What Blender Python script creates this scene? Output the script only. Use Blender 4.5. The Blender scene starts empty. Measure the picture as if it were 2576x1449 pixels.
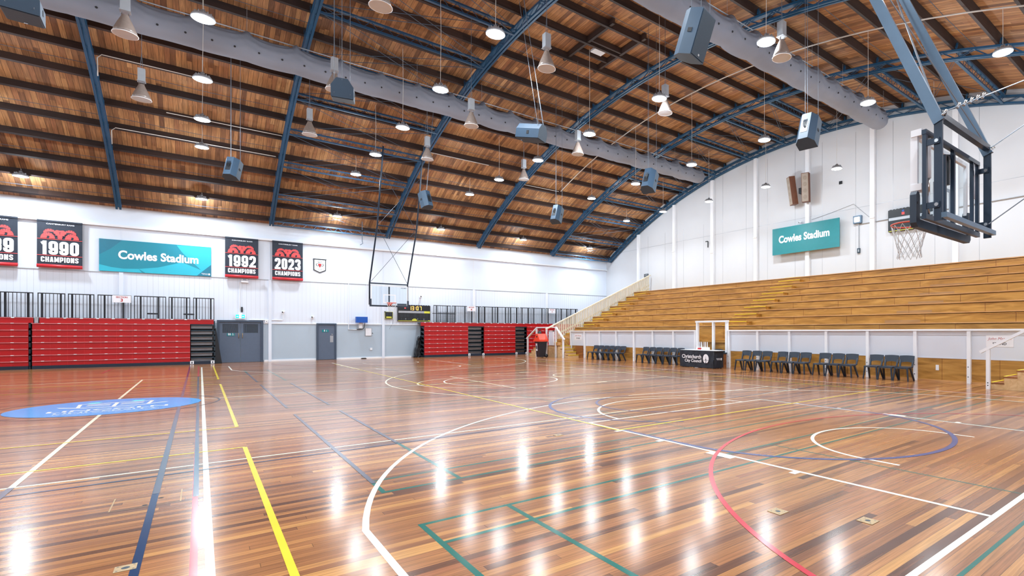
import bpy, math, random
from mathutils import Vector, Matrix
random.seed(7)
SC = bpy.context.scene
COL = SC.collection
PI = math.pi
# ------------------------------------------------------------------ camera, world, exposure
CAM = (-7.576, -1.396, 1.5475)
YAW = 0.8856
W_, H_ = 2576, 1449
F_, CX_, HY_ = 1297.0, 1563.5, 836.0
cam_d = bpy.data.cameras.new('camera')
cam = bpy.data.objects.new('camera', cam_d)
COL.objects.link(cam)
cam_d.sensor_fit = 'HORIZONTAL'
cam_d.sensor_width = 36.0
cam_d.lens = 36.0 * F_ / W_
cam_d.shift_x = -(CX_ - W_ / 2) / W_
cam_d.shift_y = (HY_ - H_ / 2) / W_
cam_d.clip_start = 0.05
cam_d.clip_end = 200
cam.location = CAM
cam.rotation_euler = (PI / 2, 0, YAW - PI / 2)
SC.camera = cam
wd = bpy.data.worlds.new('world')
SC.world = wd
wd.use_nodes = True
wd.node_tree.nodes['Background'].inputs[0].default_value = (0.6, 0.7, 0.8, 1)
wd.node_tree.nodes['Background'].inputs[1].default_value = 0.05
SC.view_settings.view_transform = 'Standard'
SC.view_settings.look = 'None'
SC.view_settings.gamma = 1
SC.view_settings.use_curve_mapping = False
SC.view_settings.exposure = 0.28
LAMP_DOWN = 96.0     # watts thrown downwards by one ceiling lamp
LAMP_FILL = 104.0      # watts of the all-round fill added under each lamp to lift the ceiling
LAMP_COL = (0.82, 0.92, 1.0)
try:
    SC.cycles.max_bounces = 7
    SC.cycles.diffuse_bounces = 4
    SC.cycles.glossy_bounces = 4
    SC.cycles.transparent_max_bounces = 12
    SC.cycles.use_denoising = True
    SC.cycles.sample_clamp_indirect = 6
    SC.cycles.caustics_reflective = False
    SC.cycles.caustics_refractive = False
except Exception:
    pass

# ------------------------------------------------------------------ materials
def lin(c):
    return tuple(((x / 255) / 12.92 if x / 255 <= 0.04045 else (((x / 255) + 0.055) / 1.055) ** 2.4) for x in c) + (1,)

def nodes(name):
    m = bpy.data.materials.new(name)
    m.use_nodes = True
    nt = m.node_tree
    return m, nt, nt.nodes['Principled BSDF']

def N(nt, t, **kw):
    n = nt.nodes.new(t)
    for k, v in kw.items():
        setattr(n, k, v)
    return n

def mth(nt, op, a, b=None):
    n = nt.nodes.new('ShaderNodeMath')
    n.operation = op
    for i, x in enumerate((a, b)):
        if x is None:
            continue
        if isinstance(x, (int, float)):
            n.inputs[i].default_value = x
        else:
            nt.links.new(x, n.inputs[i])
    return n.outputs[0]

def ramp(nt, fac, stops, interp='LINEAR'):
    r = nt.nodes.new('ShaderNodeValToRGB')
    r.color_ramp.interpolation = interp
    e = r.color_ramp.elements
    while len(e) < len(stops):
        e.new(0.5)
    for i, (p, c) in enumerate(stops):
        e[i].position = p
        e[i].color = c
    nt.links.new(fac, r.inputs[0])
    return r.outputs[0]

def mix(nt, fac, a, b, mode='MIX'):
    n = nt.nodes.new('ShaderNodeMix')
    n.data_type = 'RGBA'
    n.blend_type = mode
    for i, x in ((0, fac), (6, a), (7, b)):
        if isinstance(x, (int, float)):
            n.inputs[i].default_value = x
        elif isinstance(x, tuple):
            n.inputs[i].default_value = x
        else:
            nt.links.new(x, n.inputs[i])
    return n.outputs[2]

def plain(name, rgb, rough=0.5, metal=0.0, var=0.06, scale=6.0, spec=0.5, emit=0.0):
    m, nt, b = nodes(name)
    c = lin(rgb)
    tc = N(nt, 'ShaderNodeTexCoord')
    nz = N(nt, 'ShaderNodeTexNoise')
    nz.inputs['Scale'].default_value = scale
    nz.inputs['Detail'].default_value = 3
    nt.links.new(tc.outputs['Object'], nz.inputs['Vector'])
    lo = tuple(x * (1 - var) for x in c[:3]) + (1,)
    hi = tuple(min(1, x * (1 + var)) for x in c[:3]) + (1,)
    col = ramp(nt, nz.outputs[0], [(0.3, lo), (0.7, hi)])
    nt.links.new(col, b.inputs['Base Color'])
    b.inputs['Roughness'].default_value = rough
    b.inputs['Metallic'].default_value = metal
    b.inputs['Specular IOR Level'].default_value = spec
    if emit:
        b.inputs['Emission Color'].default_value = c
        b.inputs['Emission Strength'].default_value = emit
    return m

def planks(name, along, width, length, stops, rough, seam=0.02, grain=0.35, seam_dark=0.35, across_axis=None, bump=0.0, coat=0.0, spec=0.5, gscale=60):
    """boards: `along` is the axis the boards run along, each board gets its own tone"""
    m, nt, b = nodes(name)
    tc = N(nt, 'ShaderNodeTexCoord')
    sp = N(nt, 'ShaderNodeSeparateXYZ')
    nt.links.new(tc.outputs['Object'], sp.inputs[0])
    ax = {'X': 0, 'Y': 1, 'Z': 2}
    u = sp.outputs[ax[along]]
    v = sp.outputs[ax[across_axis]]
    vs = mth(nt, 'DIVIDE', v, width)
    row = mth(nt, 'FLOOR', vs)
    fr = mth(nt, 'FRACT', vs)
    w1 = N(nt, 'ShaderNodeTexWhiteNoise', noise_dimensions='1D')
    nt.links.new(row, w1.inputs['W'])
    off = mth(nt, 'MULTIPLY', w1.outputs[0], 37.0)
    us = mth(nt, 'DIVIDE', mth(nt, 'ADD', u, off), length)
    colm = mth(nt, 'FLOOR', us)
    fu = mth(nt, 'FRACT', us)
    cb = N(nt, 'ShaderNodeCombineXYZ')
    nt.links.new(row, cb.inputs[0])
    nt.links.new(colm, cb.inputs[1])
    w2 = N(nt, 'ShaderNodeTexWhiteNoise', noise_dimensions='2D')
    nt.links.new(cb.outputs[0], w2.inputs['Vector'])
    col = ramp(nt, w2.outputs[0], stops)
    # grain stretched along the board
    g = N(nt, 'ShaderNodeCombineXYZ')
    nt.links.new(mth(nt, 'MULTIPLY', u, 1.6), g.inputs[0])
    nt.links.new(mth(nt, 'MULTIPLY', v, gscale), g.inputs[1])
    nt.links.new(mth(nt, 'MULTIPLY', w2.outputs[0], 50), g.inputs[2])
    nz = N(nt, 'ShaderNodeTexNoise')
    nz.inputs['Scale'].default_value = 1.0
    nz.inputs['Detail'].default_value = 4
    nz.inputs['Distortion'].default_value = 0.6
    nt.links.new(g.outputs[0], nz.inputs['Vector'])
    gr = ramp(nt, nz.outputs[0], [(0.25, (1 - grain, 1 - grain, 1 - grain, 1)), (0.75, (1 + grain * .4, 1 + grain * .4, 1 + grain * .4, 1))])
    col = mix(nt, 1.0, col, gr, 'MULTIPLY')
    # seams
    d = mth(nt, 'ABSOLUTE', mth(nt, 'SUBTRACT', fr, 0.5))
    s1 = mth(nt, 'GREATER_THAN', d, 0.5 - seam)
    d2 = mth(nt, 'ABSOLUTE', mth(nt, 'SUBTRACT', fu, 0.5))
    s2 = mth(nt, 'GREATER_THAN', d2, 0.5 - 0.0018 / length * 1.0)
    s = mth(nt, 'MAXIMUM', s1, s2)
    col = mix(nt, mth(nt, 'MULTIPLY', s, seam_dark), col, (0.01, 0.006, 0.004, 1))
    nt.links.new(col, b.inputs['Base Color'])
    b.inputs['Roughness'].default_value = rough
    b.inputs['Specular IOR Level'].default_value = spec
    if coat:
        b.inputs['Coat Weight'].default_value = coat
        b.inputs['Coat Roughness'].default_value = 0.06
    if bump:
        n2 = N(nt, 'ShaderNodeTexNoise')
        n2.inputs['Scale'].default_value = 1.0
        n2.inputs['Detail'].default_value = 2
        g2 = N(nt, 'ShaderNodeCombineXYZ')
        nt.links.new(mth(nt, 'MULTIPLY', u, 2.0), g2.inputs[0])
        nt.links.new(mth(nt, 'MULTIPLY', v, 12.0), g2.inputs[1])
        nt.links.new(g2.outputs[0], n2.inputs['Vector'])
        bp = N(nt, 'ShaderNodeBump')
        bp.inputs['Strength'].default_value = bump
        bp.inputs['Distance'].default_value = 0.01
        nt.links.new(n2.outputs[0], bp.inputs['Height'])
        nt.links.new(bp.outputs[0], b.inputs['Normal'])
    return m

def ply(name, stops, along='Y', rough=0.4):
    """varnished plywood sheets with a lazy stretched grain"""
    m, nt, b = nodes(name)
    tc = N(nt, 'ShaderNodeTexCoord')
    mp = N(nt, 'ShaderNodeMapping')
    sc = {'Y': (4, 0.55, 4), 'X': (0.55, 4, 4), 'Z': (3, 3, 0.6)}[along]
    mp.inputs['Scale'].default_value = sc
    nt.links.new(tc.outputs['Object'], mp.inputs[0])
    nz = N(nt, 'ShaderNodeTexNoise')
    nz.inputs['Scale'].default_value = 1.6
    nz.inputs['Detail'].default_value = 5
    nz.inputs['Distortion'].default_value = 1.2
    nt.links.new(mp.outputs[0], nz.inputs['Vector'])
    nt.links.new(ramp(nt, nz.outputs[0], stops), b.inputs['Base Color'])
    b.inputs['Roughness'].default_value = rough
    return m

M = {}
M['floor'] = planks('varnished_floorboards', 'X', 0.076, 3.0,
                    [(0.0, lin((90, 58, 44))), (0.15, lin((126, 82, 56))), (0.45, lin((152, 101, 64))), (0.7, lin((170, 117, 72))), (0.88, lin((144, 91, 62))), (1.0, lin((192, 139, 82)))],
                    0.165, seam=0.02, grain=0.42, seam_dark=0.6, across_axis='Y', bump=0.03)
M['roof'] = planks('stained_roof_boards', 'Y', 0.15, 2.4,
                   [(0.0, lin((118, 82, 60))), (0.3, lin((172, 124, 84))), (0.6, lin((192, 144, 98))), (0.85, lin((158, 108, 76))), (1.0, lin((206, 160, 112)))],
                   0.65, seam=0.035, grain=0.5, seam_dark=0.75, across_axis='X', gscale=22)
M['purlin'] = planks('dark_stained_timber', 'X', 0.4, 4.0,
                     [(0.0, lin((38, 29, 29))), (1.0, lin((60, 43, 38)))], 0.6, seam=0.0, grain=0.4, across_axis='Z', seam_dark=0.5)
M['stand'] = ply('honey_varnished_plywood', [(0.25, lin((140, 98, 40))), (0.5, lin((176, 128, 58))), (0.75, lin((204, 156, 82)))])
M['stand_dark'] = ply('dark_varnished_board', [(0.3, lin((112, 66, 30))), (0.7, lin((150, 92, 46)))])
M['stand_pale'] = ply('pale_bench_edge', [(0.3, lin((176, 124, 74))), (0.7, lin((206, 158, 104)))])
M['plyx'] = ply('raw_pale_plywood', [(0.3, lin((198, 158, 108))), (0.7, lin((226, 192, 144)))], 'X', 0.5)
M['worn'] = ply('worn_grey_board_patch', [(0.3, lin((150, 112, 74))), (0.7, lin((176, 136, 92)))])
M['pine'] = ply('limewashed_pine', [(0.3, lin((206, 196, 172))), (0.7, lin((228, 220, 198)))], 'Z', 0.5)
M['white'] = plain('white_painted_wall', (224, 232, 244), 0.55, var=0.02, scale=0.6)
M['whitep'] = plain('white_gloss_paint', (236, 239, 244), 0.35, var=0.01)
M['panelw'] = plain('white_barrier_panel', (222, 229, 240), 0.3, var=0.02, scale=1.0)
M['dado'] = plain('blue_grey_dado_paint', (176, 192, 206), 0.4, var=0.03, scale=0.7)
M['gable'] = plain('off_white_gable_panel', (207, 210, 215), 0.6, var=0.02, scale=0.5)
M['blue'] = plain('blue_steel_paint', (30, 76, 110), 0.4, var=0.08, scale=4)
M['bluedk'] = plain('dark_blue_steel_paint', (34, 68, 98), 0.45, var=0.08, scale=4)
M['door'] = plain('slate_blue_door_paint', (88, 102, 122), 0.35, var=0.03)
M['doorf'] = plain('dark_slate_frame_paint', (62, 76, 94), 0.35, var=0.03)
M['glassdk'] = plain('dark_window_glass', (30, 42, 54), 0.05, var=0.05, spec=0.8)
M['red'] = plain('red_bleacher_plastic', (176, 12, 20), 0.35, var=0.04, scale=1.5)
M['redlt'] = plain('pale_red_edge', (226, 130, 136), 0.4, var=0.05)  # paler pinkish red along the top edge of each row
M['steel'] = plain('dark_green_grey_steel', (44, 62, 74), 0.35, metal=0.3, var=0.08)
M['kick'] = plain('dark_blue_kickboard', (20, 36, 54), 0.4)
M['black'] = plain('black_plastic', (20, 24, 30), 0.4)
M['blackrail'] = plain('black_rail_paint', (28, 32, 40), 0.4)
M['chair'] = plain('charcoal_blue_polypropylene', (34, 46, 60), 0.32, var=0.05)
M['grey'] = plain('galvanised_grey', (168, 172, 178), 0.4, metal=0.4)
M['conduit'] = plain('cream_conduit', (206, 202, 196), 0.5)
M['wire'] = plain('steel_wire', (120, 128, 138), 0.4, metal=0.5)
M['wiredk'] = plain('dark_rod', (60, 78, 96), 0.4)
M['duct'] = plain('grey_fabric', (130, 134, 146), 0.85, var=0.05, scale=1.2, spec=0.2)
M['hole'] = plain('black_nozzle', (24, 24, 28), 0.7)
M['shade'] = plain('ribbed_grey_glass_shade', (130, 116, 108), 0.3, var=0.08, scale=14)
M['lensoff'] = plain('frosted_lamp_glass', (214, 222, 232), 0.3, var=0.03)
M['speaker'] = plain('speaker_cabinet_paint', (46, 70, 92), 0.5, var=0.05)
M['grille'] = plain('speaker_grille', (34, 52, 68), 0.6, var=0.1, scale=60)
M['bluegrey'] = plain('blue_grey_steel', (92, 116, 138), 0.3, metal=0.25)
M['navysteel'] = plain('dark_navy_steel', (38, 54, 72), 0.35, metal=0.2)
M['pad'] = plain('navy_foam_pad', (34, 48, 64), 0.5)
M['chrome'] = plain('chrome', (200, 205, 210), 0.15, metal=0.9)
M['rim'] = plain('orange_red_rim', (208, 74, 50), 0.35)
M['net'] = plain('white_net_cord', (206, 208, 208), 0.7)
M['teal'] = plain('teal_sign_vinyl', (16, 136, 158), 0.3, var=0.04, scale=0.5)
M['teal2'] = plain('light_teal_vinyl', (42, 182, 206), 0.3, var=0.04, scale=0.5)
M['teal3'] = plain('deep_teal_vinyl', (22, 116, 142), 0.3, var=0.04)
M['tealg'] = plain('green_teal_sign', (12, 124, 132), 0.26, var=0.03)
M['banner'] = plain('dark_navy_banner_cloth', (40, 48, 62), 0.7, var=0.08)
M['bannerred'] = plain('coral_red_print', (226, 82, 82), 0.6, var=0.03)
M['bannerband'] = plain('red_banner_band', (204, 44, 52), 0.4)
M['ink_white'] = plain('white_print', (240, 242, 248), 0.5, var=0.01)
M['ink_dark'] = plain('dark_print', (34, 38, 44), 0.5)
M['ink_red'] = plain('red_print', (186, 40, 44), 0.5)
M['bluebox'] = plain('bright_blue_steel', (18, 84, 176), 0.35)
M['yellow'] = plain('yellow_nosing_paint', (232, 204, 40), 0.5)
M['binred'] = plain('orange_red_bin_lid', (226, 70, 44), 0.35)
M['binblk'] = plain('black_bin_plastic', (34, 34, 42), 0.4)
M['cloth'] = plain('black_table_cloth', (26, 34, 46), 0.55, var=0.15, scale=3)
M['brown'] = plain('brown_veneer', (104, 62, 40), 0.5, var=0.12, scale=5)
M['grillec'] = plain('beige_speaker_cloth', (158, 146, 134), 0.8, var=0.06, scale=40)
M['brass'] = plain('brass_plate', (176, 150, 112), 0.35, metal=0.4, var=0.12, scale=40)
M['amber'] = plain('amber_led', (255, 190, 90), 0.4, emit=1.6)
M['greenlit'] = plain('lit_green_exit_sign', (40, 205, 205), 0.4, emit=0.9)
M['whitelit'] = plain('lit_white_pictogram', (240, 250, 250), 0.4, emit=.9)
M['segment'] = plain('unlit_segment', (58, 70, 78), 0.5)
M['yellowlab'] = plain('yellow_green_label', (214, 214, 70), 0.5)
# floor paints share the floor's varnish
def paint(name, rgb):
    m = plain(name, rgb, 0.165, var=0.03, scale=3)
    return m
M['l_white'] = paint('white_court_line', (226, 222, 208))
M['l_cream'] = paint('cream_court_line', (222, 214, 184))
M['l_yellow'] = paint('yellow_court_line', (214, 188, 56))
M['l_green'] = paint('green_court_line', (8, 92, 82))
M['l_blue'] = paint('blue_court_line', (18, 50, 84))
M['l_blue2'] = paint('mid_blue_court_line', (44, 70, 122))
M['l_red'] = paint('red_court_line', (184, 54, 66))
M['l_disc'] = paint('sky_blue_floor_disc', (44, 142, 206))
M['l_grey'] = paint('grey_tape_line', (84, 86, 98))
M['l_ring'] = paint('dark_ring_line', (70, 62, 66))

def lamp_lens():
    m, nt, b = nodes('lit_lamp_lens')
    b.inputs['Base Color'].default_value = (1, 1, 1, 1)
    b.inputs['Emission Color'].default_value = (0.95, 0.98, 1, 1)
    b.inputs['Emission Strength'].default_value = 30.0
    return m
M['lens'] = lamp_lens()

def board_glass():
    m, nt, b = nodes('clear_backboard_glass')
    out = nt.nodes['Material Output']
    tr = N(nt, 'ShaderNodeBsdfTransparent')
    tr.inputs[0].default_value = (0.93, 0.97, 0.985, 1)
    gl = N(nt, 'ShaderNodeBsdfGlossy')
    gl.inputs['Roughness'].default_value = 0.03
    mx = N(nt, 'ShaderNodeMixShader')
    mx.inputs[0].default_value = 0.05
    nt.links.new(tr.outputs[0], mx.inputs[1])
    nt.links.new(gl.outputs[0], mx.inputs[2])
    nt.links.new(mx.outputs[0], out.inputs[0])
    return m
M['glass'] = board_glass()

def vboards(name, rgb, width):
    m, nt, b = nodes(name)
    tc = N(nt, 'ShaderNodeTexCoord')
    sp = N(nt, 'ShaderNodeSeparateXYZ')
    nt.links.new(tc.outputs['Object'], sp.inputs[0])
    fx = mth(nt, 'FRACT', mth(nt, 'DIVIDE', sp.outputs[0], width))
    d = mth(nt, 'ABSOLUTE', mth(nt, 'SUBTRACT', fx, 0.5))
    s = mth(nt, 'GREATER_THAN', d, 0.47)
    row = mth(nt, 'FLOOR', mth(nt, 'DIVIDE', sp.outputs[0], width))
    w = N(nt, 'ShaderNodeTexWhiteNoise', noise_dimensions='1D')
    nt.links.new(row, w.inputs['W'])
    c = lin(rgb)
    dk = tuple(x * 0.62 for x in c[:3]) + (1,)
    nt.links.new(mix(nt, mth(nt, 'MULTIPLY', s, w.outputs[0]), c, dk), b.inputs['Base Color'])
    b.inputs['Roughness'].default_value = 0.55
    return m
M['boards'] = vboards('white_vertical_boarding', (224, 232, 244), 0.19)

# ------------------------------------------------------------------ mesh builder
def frame4(mb, x0, z0, x1, z1, t, y0, y1, t2=None):
    t2 = t if t2 is None else t2
    mb.box(x0, y0, z0, x1, y1, z0 + t2).box(x0, y0, z1 - t2, x1, y1, z1)
    mb.box(x0, y0, z0 + t2, x0 + t, y1, z1 - t2).box(x1 - t, y0, z0 + t2, x1, y1, z1 - t2)
    return mb

class MB:
    def __init__(s):
        s.v, s.f, s.mi, s.m = [], [], [], 0
    def mat(s, i):
        s.m = i
        return s
    def add(s, vs, fs):
        o = len(s.v)
        s.v += [tuple(p) for p in vs]
        s.f += [tuple(i + o for i in f) for f in fs]
        s.mi += [s.m] * len(fs)
        return s
    def box(s, x0, y0, z0, x1, y1, z1):
        return s.add([(x0, y0, z0), (x1, y0, z0), (x1, y1, z0), (x0, y1, z0), (x0, y0, z1), (x1, y0, z1), (x1, y1, z1), (x0, y1, z1)],
                     [(0, 3, 2, 1), (4, 5, 6, 7), (0, 1, 5, 4), (1, 2, 6, 5), (2, 3, 7, 6), (3, 0, 4, 7)])
    def bar(s, p, q, w, h, up=(0, 0, 1), w2=None, h2=None):
        p, q = Vector(p), Vector(q)
        d = (q - p).normalized()
        u = Vector(up)
        a = d.cross(u)
        if a.length < 1e-4:
            a = d.cross(Vector((1, 0, 0)))
        a.normalize()
        b = a.cross(d)
        w2 = w if w2 is None else w2
        h2 = h if h2 is None else h2
        vs = []
        for c, ww, hh in ((p, w, h), (q, w2, h2)):
            for i, j in ((-1, -1), (1, -1), (1, 1), (-1, 1)):
                vs.append(c + a * (i * ww / 2) + b * (j * hh / 2))
        return s.add(vs, [(3, 2, 1, 0), (4, 5, 6, 7), (0, 1, 5, 4), (1, 2, 6, 5), (2, 3, 7, 6), (3, 0, 4, 7)])
    def tube(s, pts, r, n=6, closed=False):
        pts = [Vector(p) for p in pts]
        k = len(pts)
        rings = []
        prev = None
        for i, p in enumerate(pts):
            if closed:
                d = pts[(i + 1) % k] - pts[(i - 1) % k]
            else:
                d = pts[min(i + 1, k - 1)] - pts[max(i - 1, 0)]
            d.normalize()
            a = d.cross(Vector((0, 0, 1))) if prev is None else prev - d * prev.dot(d)
            if a.length < 1e-3:
                a = d.cross(Vector((1, 0, 0)))
            a.normalize()
            prev = a
            b = d.cross(a)
            rr = r[i] if isinstance(r, (list, tuple)) else r
            rings.append([p + (a * math.cos(t) + b * math.sin(t)) * rr for t in [2 * PI * j / n for j in range(n)]])
        vs = [v for g in rings for v in g]
        fs = []
        for i in range(k if closed else k - 1):
            for j in range(n):
                a0, a1 = i * n + j, i * n + (j + 1) % n
                b0, b1 = ((i + 1) % k) * n + j, ((i + 1) % k) * n + (j + 1) % n
                fs.append((a0, a1, b1, b0))
        if not closed:
            fs.append(tuple(range(n))[::-1])
            fs.append(tuple((k - 1) * n + j for j in range(n)))
        return s.add(vs, fs)
    def lathe(s, prof, c=(0, 0, 0), n=24):
        vs, fs = [], []
        for r, z in prof:
            for j in range(n):
                t = 2 * PI * j / n
                vs.append((c[0] + r * math.cos(t), c[1] + r * math.sin(t), c[2] + z))
        for i in range(len(prof) - 1):
            for j in range(n):
                fs.append((i * n + j, i * n + (j + 1) % n, (i + 1) * n + (j + 1) % n, (i + 1) * n + j))
        return s.add(vs, fs)
    def disc(s, c, r, n=24, U=(1, 0, 0), V=(0, 1, 0), ry=None):
        c, U, V = Vector(c), Vector(U), Vector(V)
        ry = r if ry is None else ry
        return s.add([c + U * (r * math.cos(2 * PI * j / n)) + V * (ry * math.sin(2 * PI * j / n)) for j in range(n)], [tuple(range(n))])
    def prism(s, poly, O, U, V, D):
        O, U, V, D = Vector(O), Vector(U), Vector(V), Vector(D)
        n = len(poly)
        a = [O + U * x + V * y for x, y in poly]
        return s.add(a + [p + D for p in a], [tuple(range(n))[::-1], tuple(range(n, 2 * n))] + [(i, (i + 1) % n, n + (i + 1) % n, n + i) for i in range(n)])
    def poly(s, pts2, O, U, V):
        O, U, V = Vector(O), Vector(U), Vector(V)
        return s.add([O + U * x + V * y for x, y in pts2], [tuple(range(len(pts2)))])
    def text(s, body, O, U, V, w=None, h=None, bold=0.0, center=False):
        vs, fs = text_geo(body, bold)
        x0, x1 = min(v[0] for v in vs), max(v[0] for v in vs)
        y0, y1 = min(v[1] for v in vs), max(v[1] for v in vs)
        if w is None:
            w = (x1 - x0) * h / (y1 - y0)
        if h is None:
            h = (y1 - y0) * w / (x1 - x0)
        kx, ky = w / (x1 - x0), h / (y1 - y0)
        O, U, V = Vector(O), Vector(U), Vector(V)
        if center:
            O = O - U * (w / 2) - V * (h / 2)
        return s.add([O + U * ((v[0] - x0) * kx) + V * ((v[1] - y0) * ky) for v in vs], fs)
    def build(s, name, mat, parent=None, smooth=False):
        me = bpy.data.meshes.new(name)
        me.from_pydata(s.v, [], s.f)
        for m in (mat if isinstance(mat, (list, tuple)) else [mat]):
            me.materials.append(M[m] if isinstance(m, str) else m)
        if any(s.mi):
            me.polygons.foreach_set('material_index', s.mi)
        if smooth:
            me.polygons.foreach_set('use_smooth', [True] * len(me.polygons))
        me.update()
        o = bpy.data.objects.new(name, me)
        COL.objects.link(o)
        if parent is not None:
            put(o, parent)
        return o

KIDS = {}
def wloc(o):
    v = Vector(o.location)
    return v if o.parent is None else Vector((0, 0, 0))

def put(o, parent):
    o.parent = parent
    KIDS.setdefault(parent.name, []).append(o)
    if parent.parent is None and parent.type == 'EMPTY':
        o.matrix_parent_inverse = Matrix.Translation(-Vector(parent.location))

_TXT = {}
def text_geo(body, bold):
    k = (body, bold)
    if k not in _TXT:
        cu = bpy.data.curves.new('lettering', 'FONT')
        cu.body = body
        cu.size = 1
        cu.offset = bold
        cu.resolution_u = 5
        cu.fill_mode = 'FRONT'
        ob = bpy.data.objects.new('lettering', cu)
        COL.objects.link(ob)
        dg = bpy.context.evaluated_depsgraph_get()
        me = bpy.data.meshes.new_from_object(ob.evaluated_get(dg))
        _TXT[k] = ([tuple(v.co[:2]) for v in me.vertices], [tuple(p.vertices) for p in me.polygons])
        bpy.data.objects.remove(ob)
        bpy.data.curves.remove(cu)
        bpy.data.meshes.remove(me)
    return _TXT[k]

def arcpts(cx, cy, rx, ry, a0, a1, n=6):
    return [(cx + rx * math.cos(math.radians(a0 + (a1 - a0) * i / n)), cy + ry * math.sin(math.radians(a0 + (a1 - a0) * i / n))) for i in range(n + 1)]

def block_glyph(ch, w, h, t):
    """strokes (centre lines, closed flag) of one heavy condensed letter w x h with stem t"""
    a, b = t / 2, w - t / 2
    c, d = t / 2, h - t / 2
    r = min(t * .55, (b - a) / 2)
    m = h * .5
    def ring(y0, y1, q=r):
        q = min(q, (y1 - y0) / 2)
        return arcpts(b - q, y1 - q, q, q, 0, 90) + arcpts(a + q, y1 - q, q, q, 90, 180) + arcpts(a + q, y0 + q, q, q, 180, 270) + arcpts(b - q, y0 + q, q, q, 270, 360)
    if ch in '0O':
        return [(ring(c, d), True)]
    if ch == '1':
        return [([(w * .62, 0), (w * .62, h)], False), ([(w * .12, h * .80), (w * .40, h * .84), (w * .62, h * .93)], False)]
    if ch == '9':
        return [(ring(h * .40, d), True), ([(b, h * .7)] + arcpts(b - r, c + r, r, r, 0, -90) + arcpts(a + r, c + r, r, r, 270, 180) + [(a, h * .31)], False)]
    if ch == '8':
        return [(ring(h * .48, d), True), (ring(c, h * .52), True)]
    if ch == '2':
        return [([(a, h * .66)] + arcpts(a + r, d - r, r, r, 180, 90) + arcpts(b - r, d - r, r, r, 90, 0) + [(b, h * .60), (b - t * .1, h * .50), (a + t * .15, t)], False), ([(0, c), (w, c)], False)]
    if ch == '3':
        return [([(a, h * .70)] + arcpts(a + r, d - r, r, r, 180, 90) + arcpts(b - r, d - r, r, r, 90, 0) + [(b, h * .62), (b - t * .5, m), (w * .42, m)], False),
                ([(w * .42, m), (b - t * .5, m), (b, h * .38)] + arcpts(b - r, c + r, r, r, 0, -90) + arcpts(a + r, c + r, r, r, 270, 180) + [(a, h * .30)], False)]
    if ch == 'C':
        return [([(b, h * .64)] + arcpts(b - r, d - r, r, r, 0, 90) + arcpts(a + r, d - r, r, r, 90, 180) + arcpts(a + r, c + r, r, r, 180, 270) + arcpts(b - r, c + r, r, r, 270, 360) + [(b, h * .36)], False)]
    if ch == 'S':
        return [([(b, h * .68)] + arcpts(b - r, d - r, r, r, 0, 90) + arcpts(a + r, d - r, r, r, 90, 180) + [(a, h * .64), (a + t * .3, h * .55), (b - t * .3, h * .45), (b, h * .36)] + arcpts(b - r, c + r, r, r, 0, -90) + arcpts(a + r, c + r, r, r, 270, 180) + [(a, h * .32)], False)]
    if ch == 'H':
        return [([(a, 0), (a, h)], False), ([(b, 0), (b, h)], False), ([(a, m), (b, m)], False)]
    if ch == 'A':
        return [([(a * .9, 0), (w / 2 - t * .12, h)], False), ([(w - a * .9, 0), (w / 2 + t * .12, h)], False), ([(a * 1.6, h * .25), (w - a * 1.6, h * .25)], False)]
    if ch == 'M':
        return [([(a, 0), (a, h)], False), ([(b, 0), (b, h)], False), ([(a, h), (w / 2, h * .15)], False), ([(b, h), (w / 2, h * .15)], False)]
    if ch == 'N':
        return [([(a, 0), (a, h)], False), ([(b, 0), (b, h)], False), ([(a, h * .97), (b, h * .03)], False)]
    if ch == 'P':
        q = h * .27
        return [([(a, 0), (a, h)], False), ([(a, d), (b - r, d)] + arcpts(b - r, d - r, r, r, 90, 0) + arcpts(b - r, d - 2 * q + r, r, r, 0, -90) + [(a, d - 2 * q)], False)]
    if ch == 'I':
        return [([(w / 2, 0), (w / 2, h)], False)]
    return []

def block_text(mb, body, O, U, V, width, h, stem, gap):
    """heavy condensed block lettering laid out over the given width"""
    O, U, V = Vector(O), Vector(U), Vector(V)
    Nn = U.cross(V)
    rel = [{'I': .42, '1': .72, 'M': 1.3}.get(ch, 1.0) for ch in body]
    unit = (width - gap * (len(body) - 1)) / sum(rel)
    x = 0.0
    lift = 0
    for ch, k in zip(body, rel):
        w = unit * k
        for pts, closed in block_glyph(ch, w, h, min(stem, w)):
            P = [Vector((p[0] + x, p[1])) for p in pts]
            Q = [P[0]]
            for p in P[1:]:
                if (p - Q[-1]).length > 1e-5:
                    Q.append(p)
            if closed and (Q[0] - Q[-1]).length < 1e-5:
                Q.pop()
            n = len(Q)
            L_, R_ = [], []
            for i in range(n):
                p0 = Q[(i - 1) % n] if closed or i else None
                p1 = Q[(i + 1) % n] if closed or i < n - 1 else None
                d0 = (Q[i] - p0).normalized() if p0 is not None else None
                d1 = (p1 - Q[i]).normalized() if p1 is not None else None
                dd = d1 if d0 is None else d0 if d1 is None else (d0 + d1).normalized()
                nn = Vector((-dd.y, dd.x))
                sc = 1.0
                if d0 is not None and d1 is not None:
                    sc = min(1.6, 1 / max(.3, nn.dot(Vector((-d0.y, d0.x)))))
                L_.append(Q[i] + nn * (stem / 2 * sc))
                R_.append(Q[i] - nn * (stem / 2 * sc))
            lift += 1
            OO = O + Nn * (lift * 2e-5)
            vs = [OO + U * p.x + V * min(max(p.y, 0), h) for p in L_ + R_]
            fs = [(i, n + i, n + (i + 1) % n, (i + 1) % n) for i in range(n if closed else n - 1)]
            mb.add(vs, fs)
        x += w + gap
    return mb

def thing(name, label, cat, loc=(0, 0, 0), group=None):
    o = bpy.data.objects.new(name, None)
    o.empty_display_size = 0.2
    COL.objects.link(o)
    o.location = loc
    return tag(o, label, cat, group)

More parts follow.
